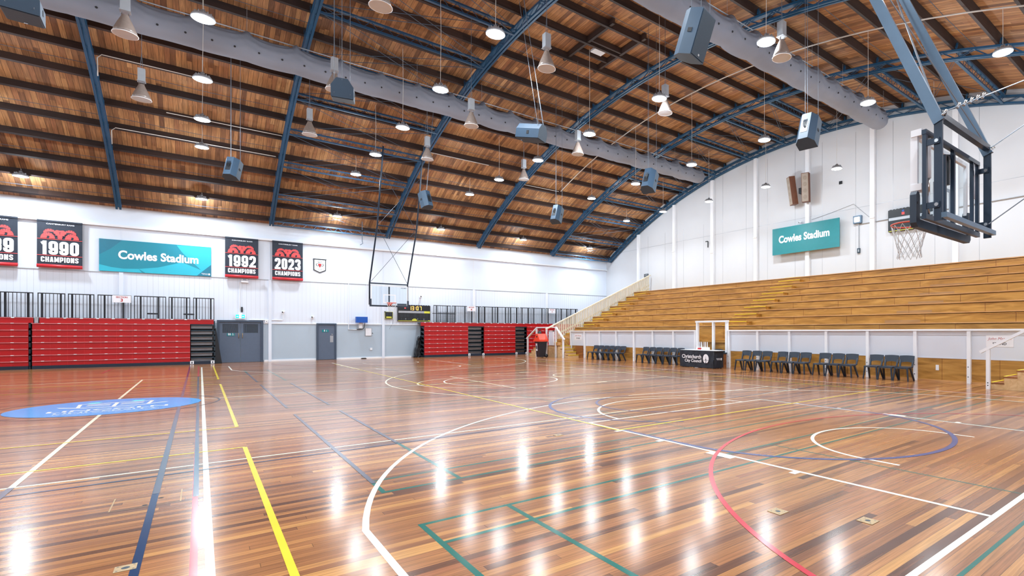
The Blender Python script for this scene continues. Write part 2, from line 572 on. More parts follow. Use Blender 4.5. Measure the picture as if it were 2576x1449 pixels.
def tag(o, label, cat, group=None):
    o['label'] = label
    o['category'] = cat
    if group:
        o['group'] = group
    return o

def struct(o, label=None):
    o['kind'] = 'structure'
    if label:
        o['label'] = label
        o['category'] = 'building part'
    return o

def dup(root, loc, rotz, label, parent=None):
    c = root.copy()
    COL.objects.link(c)
    if parent is None:
        c.location = loc
        c.rotation_euler = (0, 0, rotz)
        c['label'] = label
    else:
        c.parent = parent
    for ch in KIDS.get(root.name, []):
        k = dup(ch, None, 0, None, c)
        KIDS.setdefault(c.name, []).append(k)
    return c

ORD = ['zeroth', 'first', 'second', 'third', 'fourth', 'fifth', 'sixth', 'seventh', 'eighth', 'ninth', 'tenth', 'eleventh', 'twelfth',
       'thirteenth', 'fourteenth', 'fifteenth', 'sixteenth', 'seventeenth', 'eighteenth', 'nineteenth', 'twentieth', 'twenty-first',
       'twenty-second', 'twenty-third', 'twenty-fourth', 'twenty-fifth', 'twenty-sixth', 'twenty-seventh', 'twenty-eighth']
X3, Y3, Z3 = Vector((1, 0, 0)), Vector((0, 1, 0)), Vector((0, 0, 1))
UA, VA = X3, Z3                 # reading directions on the far (banner) wall
UB, VB = -Y3, Z3                # reading directions on the gable wall and the stand front

# ------------------------------------------------------------------ room shell
WA, WB, WN, WL = 31.7, 17.9, -4.4, -27.6
YC, R0 = 13.7, 32.65
ZC = 12.0 - R0
RR = R0 + 0.62                   # underside of the roof boards
def arch(s, R):                  # s = arc length measured at radius R0 from the ridge
    t = s / R0
    return (YC + R * math.sin(t), ZC + R * math.cos(t))

mb = MB()
mb.box(WL - .3, WN - .3, -0.25, WB + .3, WA + .3, 0)
floor = struct(mb.build('floor', 'floor'))

mb = MB()
ss = [-18.9 + i * 0.45 for i in range(85)]
a = [arch(s, RR) for s in ss]
b_ = [arch(s, RR + 0.12) for s in ss]
n = len(ss)
vs = [(WL - .2, y, z) for y, z in a] + [(WB + .25, y, z) for y, z in a] + [(WL - .2, y, z) for y, z in b_] + [(WB + .25, y, z) for y, z in b_]
fs = []
for i in range(n - 1):
    fs.append((i, i + 1, n + i + 1, n + i))
    fs.append((2 * n + i, 3 * n + i, 3 * n + i + 1, 2 * n + i + 1))
mb.add(vs, fs)
struct(mb.build('ceiling', 'roof', smooth=True))

# far wall: boarding below the joint line, flat panels above, grey dado at the right of the doors
mb = MB()
zj0, zj1 = 4.28, 4.48            # joint line drifts up a little along the wall
def wallq(x0, x1, z00, z01, z10, z11, y):
    return [(x0, y, z00), (x1, y, z01), (x1, y, z11), (x0, y, z10)]
def zjt(x):
    return zj0 + (x + 14) / 32 * (zj1 - zj0)
mb.mat(1).add(wallq(WL, -7.0, 0, 0, zjt(WL), zjt(-7), WA), [(0, 1, 2, 3)])
mb.mat(2).add(wallq(-7.0, 3.6, 0, 0, 2.02, 2.03, WA), [(0, 1, 2, 3)])
mb.mat(1).add(wallq(-7.0, 3.6, 2.02, 2.03, zjt(-7), zjt(3.6), WA), [(0, 1, 2, 3)])
mb.mat(1).add(wallq(3.6, WB + .2, 0, 0, zjt(3.6), zjt(WB + .2), WA), [(0, 1, 2, 3)])
mb.mat(0).add(wallq(WL, WB + .2, zjt(WL), zjt(WB + .2), 7.9, 7.9, WA), [(0, 1, 2, 3)])
mb.mat(0).box(WL, WA + .002, 0, WB + .2, WA + .25, 7.9)
struct(mb.build('wall_far', ['white', 'boards', 'dado']))
# gable wall (right): arched panel
mb = MB()
prof = [(WN - .1, 0)] + [arch(-18.6 + i * 0.62, RR + .1) for i in range(61)] + [(WA + .1, 0)]
mb.prism(prof, (WB, 0, 0), Y3, Z3, (0.2, 0, 0))
struct(mb.build('wall_right', 'gable'))
mb = MB()
mb.prism(prof, (WL, 0, 0), Y3, Z3, (-0.2, 0, 0))
struct(mb.build('wall_left', 'gable'))
mb = MB()
mb.box(WL, WN - .2, 0, WB + .2, WN, 7.2)
struct(mb.build('wall_near', 'white'))
# trims of the far wall
mb = MB()
mb.prism([(WL, 6.315), (WB, 6.50), (WB, 6.60), (WL, 6.415)], (0, WA, 0), X3, Z3, (0, -0.14, 0))
struct(mb.build('trim_1', 'whitep'))
mb = MB()
mb.prism([(WL, zjt(WL) - .012), (WB, zjt(WB) - .012), (WB, zjt(WB) + .012), (WL, zjt(WL) + .012)], (0, WA, 0), X3, Z3, (0, -0.02, 0))
struct(mb.build('trim_2', 'grey'))
mb = MB()
mb.box(-4.96, WA - .03, 2.0, 3.2, WA, 2.045)
struct(mb.build('trim_3', 'whitep'))
for i, x in enumerate((-10.4, -4.7, 0.95, 6.65, 12.3)):
    mb = MB()
    zt = zjt(x)
    mb.box(x - .07, WA - .07, 0 if i in (1, 2) else 2.0, x + .07, WA, zt)
    mb.box(x - .012, WA - .012, zt, x + .012, WA, 6.4 + .005 * i)
    struct(mb.build('trim_%d' % (4 + i), ['whitep' if i > 2 else 'white']))
mb = MB()
mb.box(-4.96, WA - .025, 0, -2.56, WA, .09)
mb.box(-1.56, WA - .025, 0, 2.6, WA, .09)
struct(mb.build('baseboard_far', 'whitep'))
# white posts and seams of the gable wall
GP = (27.67, 23.91, 20.48, 17.15, 13.79, 10.32, 6.75, 3.2)
for i, y in enumerate(GP):
    s = math.asin((y - YC) / R0) * R0
    zt = arch(s, R0)[1] - .02
    mb = MB()
    zb = 4.95 if i == 0 else 4.3
    mb.box(WB - .16, y - .11, zb, WB, y + .11, zt)
    if i == 0:
        mb.box(WB - .16, y - .09, zb - .08, WB - .04, y + .09, zb)
    else:
        mb.box(WB - .2, y - .11, 7.1 if i % 2 else 6.6, WB - .15, y + .11, 7.16 if i % 2 else 6.66)
    struct(mb.build('trim_%d' % (9 + i), 'whitep'))
mb = MB()
mb.box(WB - .006, WN, 7.775, WB, WA, 7.79)
for y in (25.8, 22.2, 18.8, 15.5, 12.1, 8.5, 5.0, 1.5):
    for dy in (-.9, .9):
        mb.box(WB - .004, y + dy - .006, 4.3, WB, y + dy + .006, 8.6 + (3 if 4 < y < 22 else 0))
struct(mb.build('trim_17', 'grey'))

# ------------------------------------------------------------------ doors
def sign_pict(mb, O, U, V, kind):
    """small restroom pictograms"""
    O, U, V = Vector(O), Vector(U), Vector(V)
    def man(x, y, h, skirt=False):
        mb.disc(O + U * x + V * (y + h * .88), h * .12, 10, U, V)
        w = h * .2
        mb.poly([(x - w, y + h * .36), (x + w, y + h * .36), (x + w * .9, y + h * .74), (x - w * .9, y + h * .74)] if not skirt else
                [(x - w * 1.4, y + h * .3), (x + w * 1.4, y + h * .3), (x + w * .6, y + h * .74), (x - w * .6, y + h * .74)], O, U, V)
        mb.poly([(x - w * .7, y), (x - w * .1, y), (x - w * .1, y + h * .4), (x - w * .7, y + h * .4)], O, U, V)
        mb.poly([(x + w * .1, y), (x + w * .7, y), (x + w * .7, y + h * .4), (x + w * .1, y + h * .4)], O, U, V)
    def chair(x, y, h):
        mb.disc(O + U * x + V * (y + h * .88), h * .11, 10, U, V)
        mb.poly([(x - h * .06, y + h * .3), (x + h * .06, y + h * .3), (x + h * .06, y + h * .74), (x - h * .06, y + h * .74)], O, U, V)
        mb.poly([(x, y + h * .3), (x + h * .34, y + h * .3), (x + h * .34, y + h * .4), (x, y + h * .4)], O, U, V)
        mb.poly([(x + h * .28, y), (x + h * .36, y), (x + h * .36, y + h * .36), (x + h * .28, y + h * .36)], O, U, V)
        pts = [(x - .02 * h + h * .27 * math.cos(t), y + h * .24 + h * .25 * math.sin(t)) for t in [PI * .6 + i * PI * 1.2 / 10 for i in range(11)]]
        pts += [(x - .02 * h + h * .2 * math.cos(t), y + h * .24 + h * .18 * math.sin(t)) for t in [PI * 1.8 - i * PI * 1.2 / 10 for i in range(11)]]
        for i in range(10):
            mb.poly([pts[i], pts[i + 1], pts[20 - i], pts[21 - i]], O, U, V)
    if kind == 'all':
        man(.06, .03, .12)
        man(.12, .03, .12, True)
        chair(.23, .03, .12)
    elif kind == 'one':
        man(.12, .025, .12, True)
        chair(.22, .03, .09)

DY = WA - .04
d1 = struct(bpy.data.objects.new('door_1', None), 'slate blue double doors with windows, beside the long red bleacher')
COL.objects.link(d1)
d1.location = (-5.95, WA, 0)
mb = MB()
mb.box(-6.92, WA - .09, 0, -6.82, WA, 2.17).box(-5.1, WA - .09, 0, -5.0, WA, 2.17).box(-6.82, WA - .09, 2.07, -5.1, WA, 2.17)
mb.build('door_frame', 'doorf', d1)
for x0, x1, gx0, gx1, hx in ((-6.82, -5.975, -6.7, -6.06, -6.04), (-5.955, -5.1, -5.84, -5.22, -5.88)):
    mb = MB()
    mb.box(x0, DY, 0.01, gx0, WA, 2.07).box(gx1, DY, 0.01, x1, WA, 2.07).box(gx0, DY, .01, gx1, WA, 1.52).box(gx0, DY, 1.98, gx1, WA, 2.07)
    lf = mb.build('door_leaf', 'door', d1)
    mb = MB()
    mb.box(gx0, DY + .012, 1.52, gx1, WA - .005, 1.98)
    mb.mat(1)  # slate stripes paint the curtain reflected in the glass
    if hx < -6:
        for i in range(7):
            mb.bar((gx0 + .09 + i * .06, DY + .01, 1.95), (gx0 + .07 + i * .085, DY + .01, 1.54), .014, .004, (0, 1, 0))
    else:
        mb.bar((gx0 + .05, DY + .01, 1.95), (gx0 + .05, DY + .01, 1.55), .02, .004, (0, 1, 0))
        mb.bar((gx0 + .12, DY + .01, 1.95), (gx0 + .12, DY + .01, 1.55), .02, .004, (0, 1, 0))
    mb.build('window_pane', ['glassdk', 'doorf'], lf)
    mb = MB()
    mb.tube([(hx, DY, 1.5), (hx, DY - .05, 1.47), (hx, DY - .06, 1.38), (hx, DY - .05, 1.28), (hx, DY, 1.25)], .014, 8)
    mb.build('door_handle', 'brass', lf, True)
    if hx < -6:
        mb = MB()
        mb.box(-6.52, DY - .008, 1.36, -6.2, DY, 1.5)
        mb.mat(1)
        sign_pict(mb, (-6.52 + .01, DY - .01, 1.36), UA, VA, 'all')
        mb.build('restroom_sign', ['tealg', 'ink_white'], lf)
d2 = struct(bpy.data.objects.new('door_2', None), 'slate blue single door in the blue-grey wall')
COL.objects.link(d2)
d2.location = (-2.05, WA, 0)
mb = MB()
mb.box(-2.55, WA - .08, 0, -2.46, WA, 2.05).box(-1.65, WA - .08, 0, -1.56, WA, 2.05).box(-2.46, WA - .08, 1.97, -1.65, WA, 2.05)
mb.build('door_frame', 'doorf', d2)
mb = MB()
mb.box(-2.46, DY, 0.02, -1.65, WA, 1.97)
lf = mb.build('door_leaf', 'door', d2)
mb = MB()
mb.box(-2.28, DY - .008, 1.56, -1.95, DY, 1.7)
mb.mat(1)
sign_pict(mb, (-2.28, DY - .01, 1.56), UA, VA, 'one')
mb.build('restroom_sign', ['tealg', 'ink_white'], lf)
mb = MB()
mb.box(-1.88, DY - .006, 0.98, -1.72, DY, 1.36)
mb.build('push_plate', 'grey', lf)
mb = MB()
mb.lathe([(0, .02), (.03, .02), (.035, 0)], (0, 0, 0), 12)
mb.v = [(-1.78 + x, DY - z, 1.43 + y) for x, y, z in mb.v]
mb.build('lock', 'grey', lf)

# ------------------------------------------------------------------ floor markings (parts of the floor)
class Lines(MB):
    def __init__(s, z):
        super().__init__()
        s.z, s.k = z, 0
    def up(s):
        s.k += 1
        return s.z + s.k * 1.2e-5
    def seg(s, x0, y0, x1, y1, w=.05):
        z = s.up()
        d = Vector((x1 - x0, y1 - y0, 0))
        d.normalize()
        a = Vector((-d.y, d.x, 0)) * (w / 2)
        p, q = Vector((x0, y0, z)), Vector((x1, y1, z))
        return s.add([p + a, p - a, q - a, q + a], [(0, 1, 2, 3)])
    def arc(s, cx, cy, r, t0, t1, w=.05, n=64):
        z = s.up()
        vs = []
        for i in range(n + 1):
            t = math.radians(t0 + (t1 - t0) * i / n)
            for rr in (r - w / 2, r + w / 2):
                vs.append((cx + rr * math.cos(t), cy + rr * math.sin(t), z))
        return s.add(vs, [(2 * i, 2 * i + 1, 2 * i + 3, 2 * i + 2) for i in range(n)])
    def rect(s, x0, y0, x1, y1, w=.05):
        h = w / 2
        return s.seg(x0 - h, y0, x1 + h, y0, w).seg(x0 - h, y1, x1 + h, y1, w).seg(x0, y0, x0, y1, w).seg(x1, y0, x1, y1, w)

def fiba(L, C, ang, length=28.0, ring=True):
    """one basketball court; C centre, ang rotation"""
    ca, sa = math.cos(ang), math.sin(ang)
    def T(x, y):
        return (C[0] + x * ca - y * sa, C[1] + x * sa + y * ca)
    def seg(x0, y0, x1, y1, w=.05):
        L.seg(*T(x0, y0), *T(x1, y1), w)
    def arc(cx, cy, r, t0, t1, w=.05):
        L.arc(*T(cx, cy), r, t0 + math.degrees(ang), t1 + math.degrees(ang), w)
    hl = length / 2
    for x in (-7.525, 7.525):
        seg(x, -hl - .05, x, hl + .05)
    for e in (-1, 1):
        b0 = e * hl
        seg(-7.55, b0 + e * .025, 7.55, b0 + e * .025)
        for x in (-6.575, 6.575):
            seg(x, b0, x, b0 - e * 2.99)
        hy = b0 - e * 1.575
        t = math.degrees(math.acos(6.575 / 6.725))
        if e < 0:
            arc(0, hy, 6.725, t, 180 - t)
        else:
            arc(0, hy, 6.725, 180 + t, 360 - t)
        for x in (-2.425, 2.425):
            seg(x, b0, x, b0 - e * 5.8)
            sx = -1 if x < 0 else 1
            for d, w in ((1.8, .08), (2.85, .4), (3.95, .08), (4.9, .08)):
                yy = b0 - e * d
                seg(x + sx * .075, yy - w / 2, x + sx * .075, yy + w / 2, .11)
        seg(-2.45, b0 - e * 5.775, 2.45, b0 - e * 5.775)
        arc(0, b0 - e * 5.8, 1.775, 0 if e < 0 else 180, 180 if e < 0 else 360)
        arc(0, hy, 1.275, 0 if e < 0 else 180, 180 if e < 0 else 360)
        for x in (-1.275, 1.275):
            seg(x, hy, x, b0 - e * 1.2)
    seg(-7.55, 0, 7.55, 0)
    if ring:
        arc(0, 0, 1.775, 0, 360)
L = Lines(.0010)
fiba(L, (0, 14), 0)
L.build('basketball_lines', 'l_white', floor)
L = Lines(.0014)
fiba(L, (-9.03, 13.93), PI / 2, 28.0, False)
L.build('main_court_lines', 'l_cream', floor)
L = Lines(.0022)
for y0, y1 in ((-1.85, 7.2), (9.12, 18.12), (20.1, 29.1)):
    L.seg(-7.11, y0, -7.11, y1)
    L.seg(-25, y0, -7.11, y0)
    L.seg(-25, y1, -7.11, y1)
L.rect(-2.46, 4.95, 6.5, 22.95)
L.seg(-2.46, 13.95, 6.5, 13.95)
L.seg(-2.46, 22.9, -2.5, 27.0)
L.build('volleyball_lines', 'l_yellow', floor)
L = Lines(.0006)
for y0 in (-3.27, 3.92, 11.05, 18.2):
    y1 = y0 + 6.1
    x0, x1 = -6.2, 7.2
    L.rect(x0, y0, x1, y1, .045)
    for y in (y0 + .46, y1 - .46):
        L.seg(x0, y, x1, y, .045)
    for x in (x0 + .76, x1 - .76):
        L.seg(x, y0, x, y1, .045)
    for x in (.5 - 1.98, .5 + 1.98):
        L.seg(x, y0, x, y1, .03)
    L.seg(x0, (y0 + y1) / 2, .5 - 1.98, (y0 + y1) / 2, .03)
    L.seg(x1, (y0 + y1) / 2, .5 + 1.98, (y0 + y1) / 2, .03)
L.build('badminton_lines', 'l_green', floor)
L = Lines(.0018)
L.seg(-7.9, -2, -7.93, 30.2)
L.seg(-25, 5.5, 7.0, 6.55, .045)
L.seg(-9.03, -2, -9.03, 6.4)
L.build('handball_lines', 'l_blue', floor)
L = Lines(.0020)
L.arc(0.05, 3.6, 2.42, 178, 362, .07)
L.seg(-2.37, 3.6, -2.37, 4.95, .05)
L.seg(2.47, 3.6, 2.47, 4.95, .05)
L.arc(0.05, 6.8, 2.25, 60, 240, .06)
L.arc(0.3, 6.9, 1.4, 80, 280, .05)
L.build('goal_area_lines', 'l_blue2', floor)
L = Lines(.0026)
L.seg(-7.607, -1.25, -7.63, 29.25, .042)
L.seg(7.62, -1.25, 7.62, 29.25)
L.arc(0.05, -1.27, 4.9, 0, 180, .05, 96)
L.arc(0.05, 29.27, 4.9, 180, 360, .05, 96)
L.seg(-10.44, 26, -10.44, 29.4)
L.build('netball_lines', 'l_red', floor)
L = Lines(.0027)  # grey laid over stretches of the red, blue and green lines
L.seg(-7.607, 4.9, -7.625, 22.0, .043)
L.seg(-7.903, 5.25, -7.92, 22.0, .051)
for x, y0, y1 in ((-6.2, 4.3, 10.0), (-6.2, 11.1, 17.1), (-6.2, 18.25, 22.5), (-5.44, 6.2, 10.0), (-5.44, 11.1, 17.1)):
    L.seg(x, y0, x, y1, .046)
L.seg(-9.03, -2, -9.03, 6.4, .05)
L.build('grey_line_stretches', 'l_grey', floor)
L = Lines(.0028)
L.arc(-9.03, 13.75, 1.8, 0, 360, .04)
L.build('centre_ring_line', 'l_ring', floor)
# painted disc with the university crest
mb = MB()
DC = (-9.03, 13.72)
mb.disc((DC[0], DC[1], .0034), 1.47, 72)
mb.mat(1)
def dtext(t, cx, cy, w, h, bold):
    mb.text(t, (DC[0] + cx, DC[1] + cy, .0040), X3, Y3, w, h, bold, True)
dtext('LINCOLN', 0.05, -.50, 1.75, .22, .02)
dtext('UNIVERSITY', 0.05, -.80, 1.5, .12, .02)
dtext('TE WHARE WANAKA O AORAKI', 0.05, -1.0, 1.5, .06, .015)
def crest(pts):
    mb.poly([(x, y) for x, y in pts], (DC[0] + .05, DC[1] + .25, .0041), X3, Y3)
for sx in (-1, 1):
    crest([(sx * x, y) for x, y in [(0, -.42), (.42, -.36), (.8, -.1), (.86, .05), (.74, -.04), (.42, -.28), (0, -.34)]])
    for k in range(3):
        y = -.05 + k * .13
        crest([(sx * x, y + dy) for x, dy in [(.08, 0), (.44, .05), (.44, .1), (.08, .05)]])
    crest([(sx * x, y) for x, y in [(.5, -.2), (.56, -.18), (.6, .45), (.54, .45)]])
crest([(-.57, .42), (.57, .42), (.57, .48), (-.57, .48)])
crest([(-.03, -.3), (.03, -.3), (.03, .4), (-.03, .4)])
mb.mat(2)
crest([(-.5, .52), (-.32, .52), (-.26, .7), (-.42, .7)])
crest([(.2, .52), (.4, .52), (.44, .7), (.26, .7)])
tl = plain('turquoise_paint', (70, 214, 216), .2)
mb.build('centre_disc', ['l_disc', 'l_white', tl], floor)
# floor hatch and brass socket plates
mb = MB()
mb.box(-8.18, 4.84, -.01, -7.72, 5.28, .0003)
mb.mat(1).box(-8.19, 4.83, -.01, -8.18, 5.29, .0005).box(-7.72, 4.83, -.01, -7.71, 5.29, .0005).box(-8.18, 4.83, -.01, -7.72, 4.836, .0005)
mb.mat(2).disc((-7.86, 5.06, .0005), .022, 12).disc((-7.96, 4.88, .0005), .02, 12)
mb.build('floor_hatch', ['floor', 'brass', 'hole'], floor)
for i, (x, y, w, lb) in enumerate(((-7.955, 3.28, .11, 'brass socket plate set in the floor next to the dark blue line'),
                                   (-3.715, 1.195, .13, 'brass plate in the floor nearer the red arc'),
                                   (-3.335, .6, .13, 'brass plate in the floor nearer the front right corner'),
                                   (-3.404, 5.213, .12, 'brass plate in the floor between the white arc and the key'))):
    mb = MB()
    mb.box(x - w / 2, y - w / 2, 0, x + w / 2, y + w / 2, .004)
    for dx in (-.04, .04):
        for dy in (-.04, .04):
            mb.mat(1).disc((x + dx, y + dy, .0045), .006, 8)
    mb.mat(1).disc((x, y, .0045), .022, 14)
    tag(mb.build('floor_plate', ['brass', 'steel']), lb, 'floor plate', 'brass floor plates')

# ------------------------------------------------------------------ roof timbers and steel
PURL = [18.15, 17.04, 15.95, 14.75, 13.5, 12.2, 10.9, 9.6, 8.3, 7.0, 5.7, 4.4, 3.1, 1.95, .65, -.65, -1.95, -3.3, -4.69, -5.98, -7.3, -8.66, -9.95, -11.2, -12.4]
for i, s in enumerate(PURL):
    t = s / R0
    mb = MB()
    r0, r1, hw = R0 + .34, R0 + .61, .05
    rad, tan = Vector((0, math.sin(t), math.cos(t))), Vector((0, math.cos(t), -math.sin(t)))
    O = Vector((0, YC, ZC))
    vs = []
    for x in (WL, WB):
        for rr, h in ((r0, -hw), (r0, hw), (r1, hw), (r1, -hw)):
            vs.append(O + rad * rr + tan * h + X3 * x)
    mb.add(vs, [(0, 1, 2, 3), (7, 6, 5, 4), (0, 4, 5, 1), (1, 5, 6, 2), (2, 6, 7, 3), (3, 7, 4, 0)])
    tag(mb.build('roof_purlin', 'purlin'), 'long dark timber roof purlin, %s up from the banner wall' % ORD[i + 1], 'roof beam', 'timber roof purlins')

TX = [-21.75, -16.1, -10.42, -4.7, 1.03, 6.7, 12.36, 17.72]
TL = ['blue steel roof arch out past the left edge above the far bleacher', 'blue steel roof arch at the extreme left of the hall',
      'blue steel roof arch landing above the 1990 banner and the teal sign', 'blue steel roof arch landing between the 1992 and 2023 banners',
      'blue steel roof arch landing above the far hoop', 'blue steel roof arch landing above the section 4 sign',
      'blue steel roof arch landing above the section 1 sign', 'blue steel roof arch lying against the gable wall']
def chordbars(mb, x, R, w, h, dx=0.0, s0=-18.2, s1=18.15, n=40):
    pts = []
    for i in range(n + 1):
        y, z = arch(s0 + (s1 - s0) * i / n, R)
        pts.append((x + dx, y, z))
    for p, q in zip(pts[:-1], pts[1:]):
        mb.bar(p, q, w, h, (0, 0, 1))
for x, lb in zip(TX, TL):
    t = thing('roof_arch', lb, 'roof arch', (x, YC, 12.0), 'blue steel roof arches')
    mb = MB()
    chordbars(mb, x, R0 + .03, .07, .07, -.06)
    chordbars(mb, x, R0 + .03, .07, .07, .06)
    mb.build('bottom_chord', 'blue', t)
    mb = MB()
    chordbars(mb, x, R0 + .30, .16, .07, 0, -18.2, 18.3)
    mb.build('top_chord', 'blue', t)
    mb = MB()
    k = 74
    for i in range(k):
        sa, sb = -18.1 + 36.2 * i / k, -18.1 + 36.2 * (i + 1) / k
        lo, hi = R0 + .05, R0 + .28
        (ya, za), (yb, zb) = (arch(sa, lo), arch(sb, hi)) if i % 2 else (arch(sa, hi), arch(sb, lo))
        for dx in (-.05, .05):
            mb.bar((x + dx, ya, za), (x + dx, yb, zb), .02, .02)
    mb.build('lacing', 'blue', t)
    for s in PURL:
        y, z = arch(s, R0 + .34)
        mb = MB()
        tt = s / R0
        mb.bar((x - .09, y - .07 * math.cos(tt), z), (x - .09, y - .07 * math.cos(tt) + .17 * math.sin(tt), z + .17 * math.cos(tt)), .01, .1, (0, 1, 0))
        mb.bar((x + .02, y - .056 * math.cos(tt), z), (x + .02, y - .056 * math.cos(tt) + .17 * math.sin(tt), z + .17 * math.cos(tt)), .12, .012, (0, 1, 0))
        mb.build('cleat', 'blue', t)

# braced bays: lattice girders along the hall with crossed rods between them
def bracing(x0, x1, ys, label, mat, rods=True):
    t = thing('roof_bracing', label, 'roof bracing', ((x0 + x1) / 2, YC, 12.0))
    pts = []
    for s in ys:
        g = []
        for R in (R0 + .02, R0 + .30):
            y, z = arch(s, R)
            g.append((y, z))
        pts.append(g)
        mb = MB()
        for y, z in g:
            mb.bar((x0 + .08, y, z), (x1 - .08, y, z), .09, .06)
        k = 22
        for i in range(k):
            xa, xb = x0 + .1 + (x1 - x0 - .2) * i / k, x0 + .1 + (x1 - x0 - .2) * (i + 1) / k
            (ya, za), (yb, zb) = (g[0], g[1]) if i % 2 else (g[1], g[0])
            mb.bar((xa, ya, za), (xb, yb, zb), .016, .016)
        mb.build('lattice_girder', mat, t)
    if rods:
        for a_, b2 in zip(pts[:-1], pts[1:]):
            for lv in (0, 1):
                (ya, za), (yb, zb) = a_[lv], b2[lv]
                mb = MB()
                mb.tube([(x0 + .1, ya, za), (x1 - .1, yb, zb)], .011, 5)
                mb.build('cross_rod', 'wiredk', t)
                mb = MB()
                mb.tube([(x1 - .1, ya, za), (x0 + .1, yb, zb)], .011, 5)
                mb.build('cross_rod', 'wiredk', t)
    return t
def s_of(y):
    return math.asin((y - YC) / (R0 + .1)) * R0
GY = (5.0, 7.8, 12.5, 15.0, 17.45, 20.0, 22.4, 24.95, 27.0, 29.15)
bracing(TX[6], TX[7], [s_of(y) for y in GY] + [18.1], 'blue lattice girders and crossed rods in the bay beside the gable wall', 'blue')
bracing(TX[3], TX[4], [s_of(y) for y in (12.5, 15.0, 17.5, 20.2, 22.6, 24.85, 27.0, 29.15)] + [18.1], 'blue lattice girders and crossed rods in the bay above the far hoop', 'bluedk')

# thin rods that run along the hall between the arches, under the boards
k = 0
for bi, (x0, x1) in enumerate(((TX[1], TX[2]), (TX[2], TX[3]), (TX[4], TX[5]), (TX[5], TX[6]))):
    t = thing('sag_rods', 'thin dark rods strung under the roof boards, ' + ['leftmost bay', 'bay above the teal banner-wall sign', 'bay above the scoreboard', 'bay above the section 4 sign'][bi],
              'roof rods', ((x0 + x1) / 2, YC, 12.3), 'thin roof rods')
    for s in (17.6, 15.4, 12.85, 10.2, 7.6, 5.0, 2.5, -1.3, -4.0, -6.6, -9.3):
        y, z = arch(s, R0 + .36)
        mb = MB()
        mb.tube([(x0, y, z), ((x0 + x1) / 2, y, z - .05), (x1, y, z)], .009, 5)
        mb.build('rod', 'wiredk', t)

# conduits
mb = MB()
pts = []
for i in range(25):
    s = 11.76 - i * (11.76 + 11.9) / 24
    y, z = arch(s, R0 + .25)
    pts.append((9.45, y, z))
mb.tube(pts, .024, 8)
tag(mb.build('conduit_pipe', 'conduit', None, True), 'long pale pipe following the roof curve across the hall near the gable', 'pipe')
for i, (x0, x1, s, lb) in enumerate(((-10.25, -7.7, 9.53, 'pale bent conduit by the left blue arch, upper of the two'), (-10.25, -4.9, 13.4, 'pale bent conduit by the left blue arch, lower of the two'),
                                     (-8.6, -4.8, 11.93, 'pale straight conduit between the two left blue arches'), (1.1, 4.4, 10.9, 'pale conduit right of the arch above the far hoop'),
                                     (6.8, 9.4, 11.9, 'pale conduit joining the curved roof pipe'))):
    y, z = arch(s, R0 + .32)
    y2, z2 = arch(s - .35, R0 + .2)
    mb = MB()
    mb.tube([(x0 - .05, y2 + .9, z2 - .55), (x0 - .02, y + .1, z - .1), (x0 + .1, y, z), (x1, y, z)] if i < 2 else [(x0, y, z), (x1, y, z)], .016, 6)
    tag(mb.build('conduit', 'conduit'), lb, 'conduit', 'roof conduits')

# small access hatch framed between purlins
y, z = arch(.95, R0 + .5)
t = thing('roof_hatch', 'small framed roof hatch with a white light between the dark purlins', 'hatch', (4.4, y, z))
mb = MB()
for dx in (-.75, .75):
    mb.box(4.4 + dx - .05, y - 1.9, z - .12, 4.4 + dx + .05, y + 1.3, z + .1)
for dy in (-.5, .4):
    mb.box(4.4 - .75, y + dy - .04, z - .1, 4.4 + .75, y + dy + .04, z + .1)
mb.build('hatch_frame', 'purlin', t)
mb = MB()
mb.box(4.15, y - .3, z - .06, 4.65, y + .2, z + .02)
mb.build('hatch_cover', 'lensoff', t)

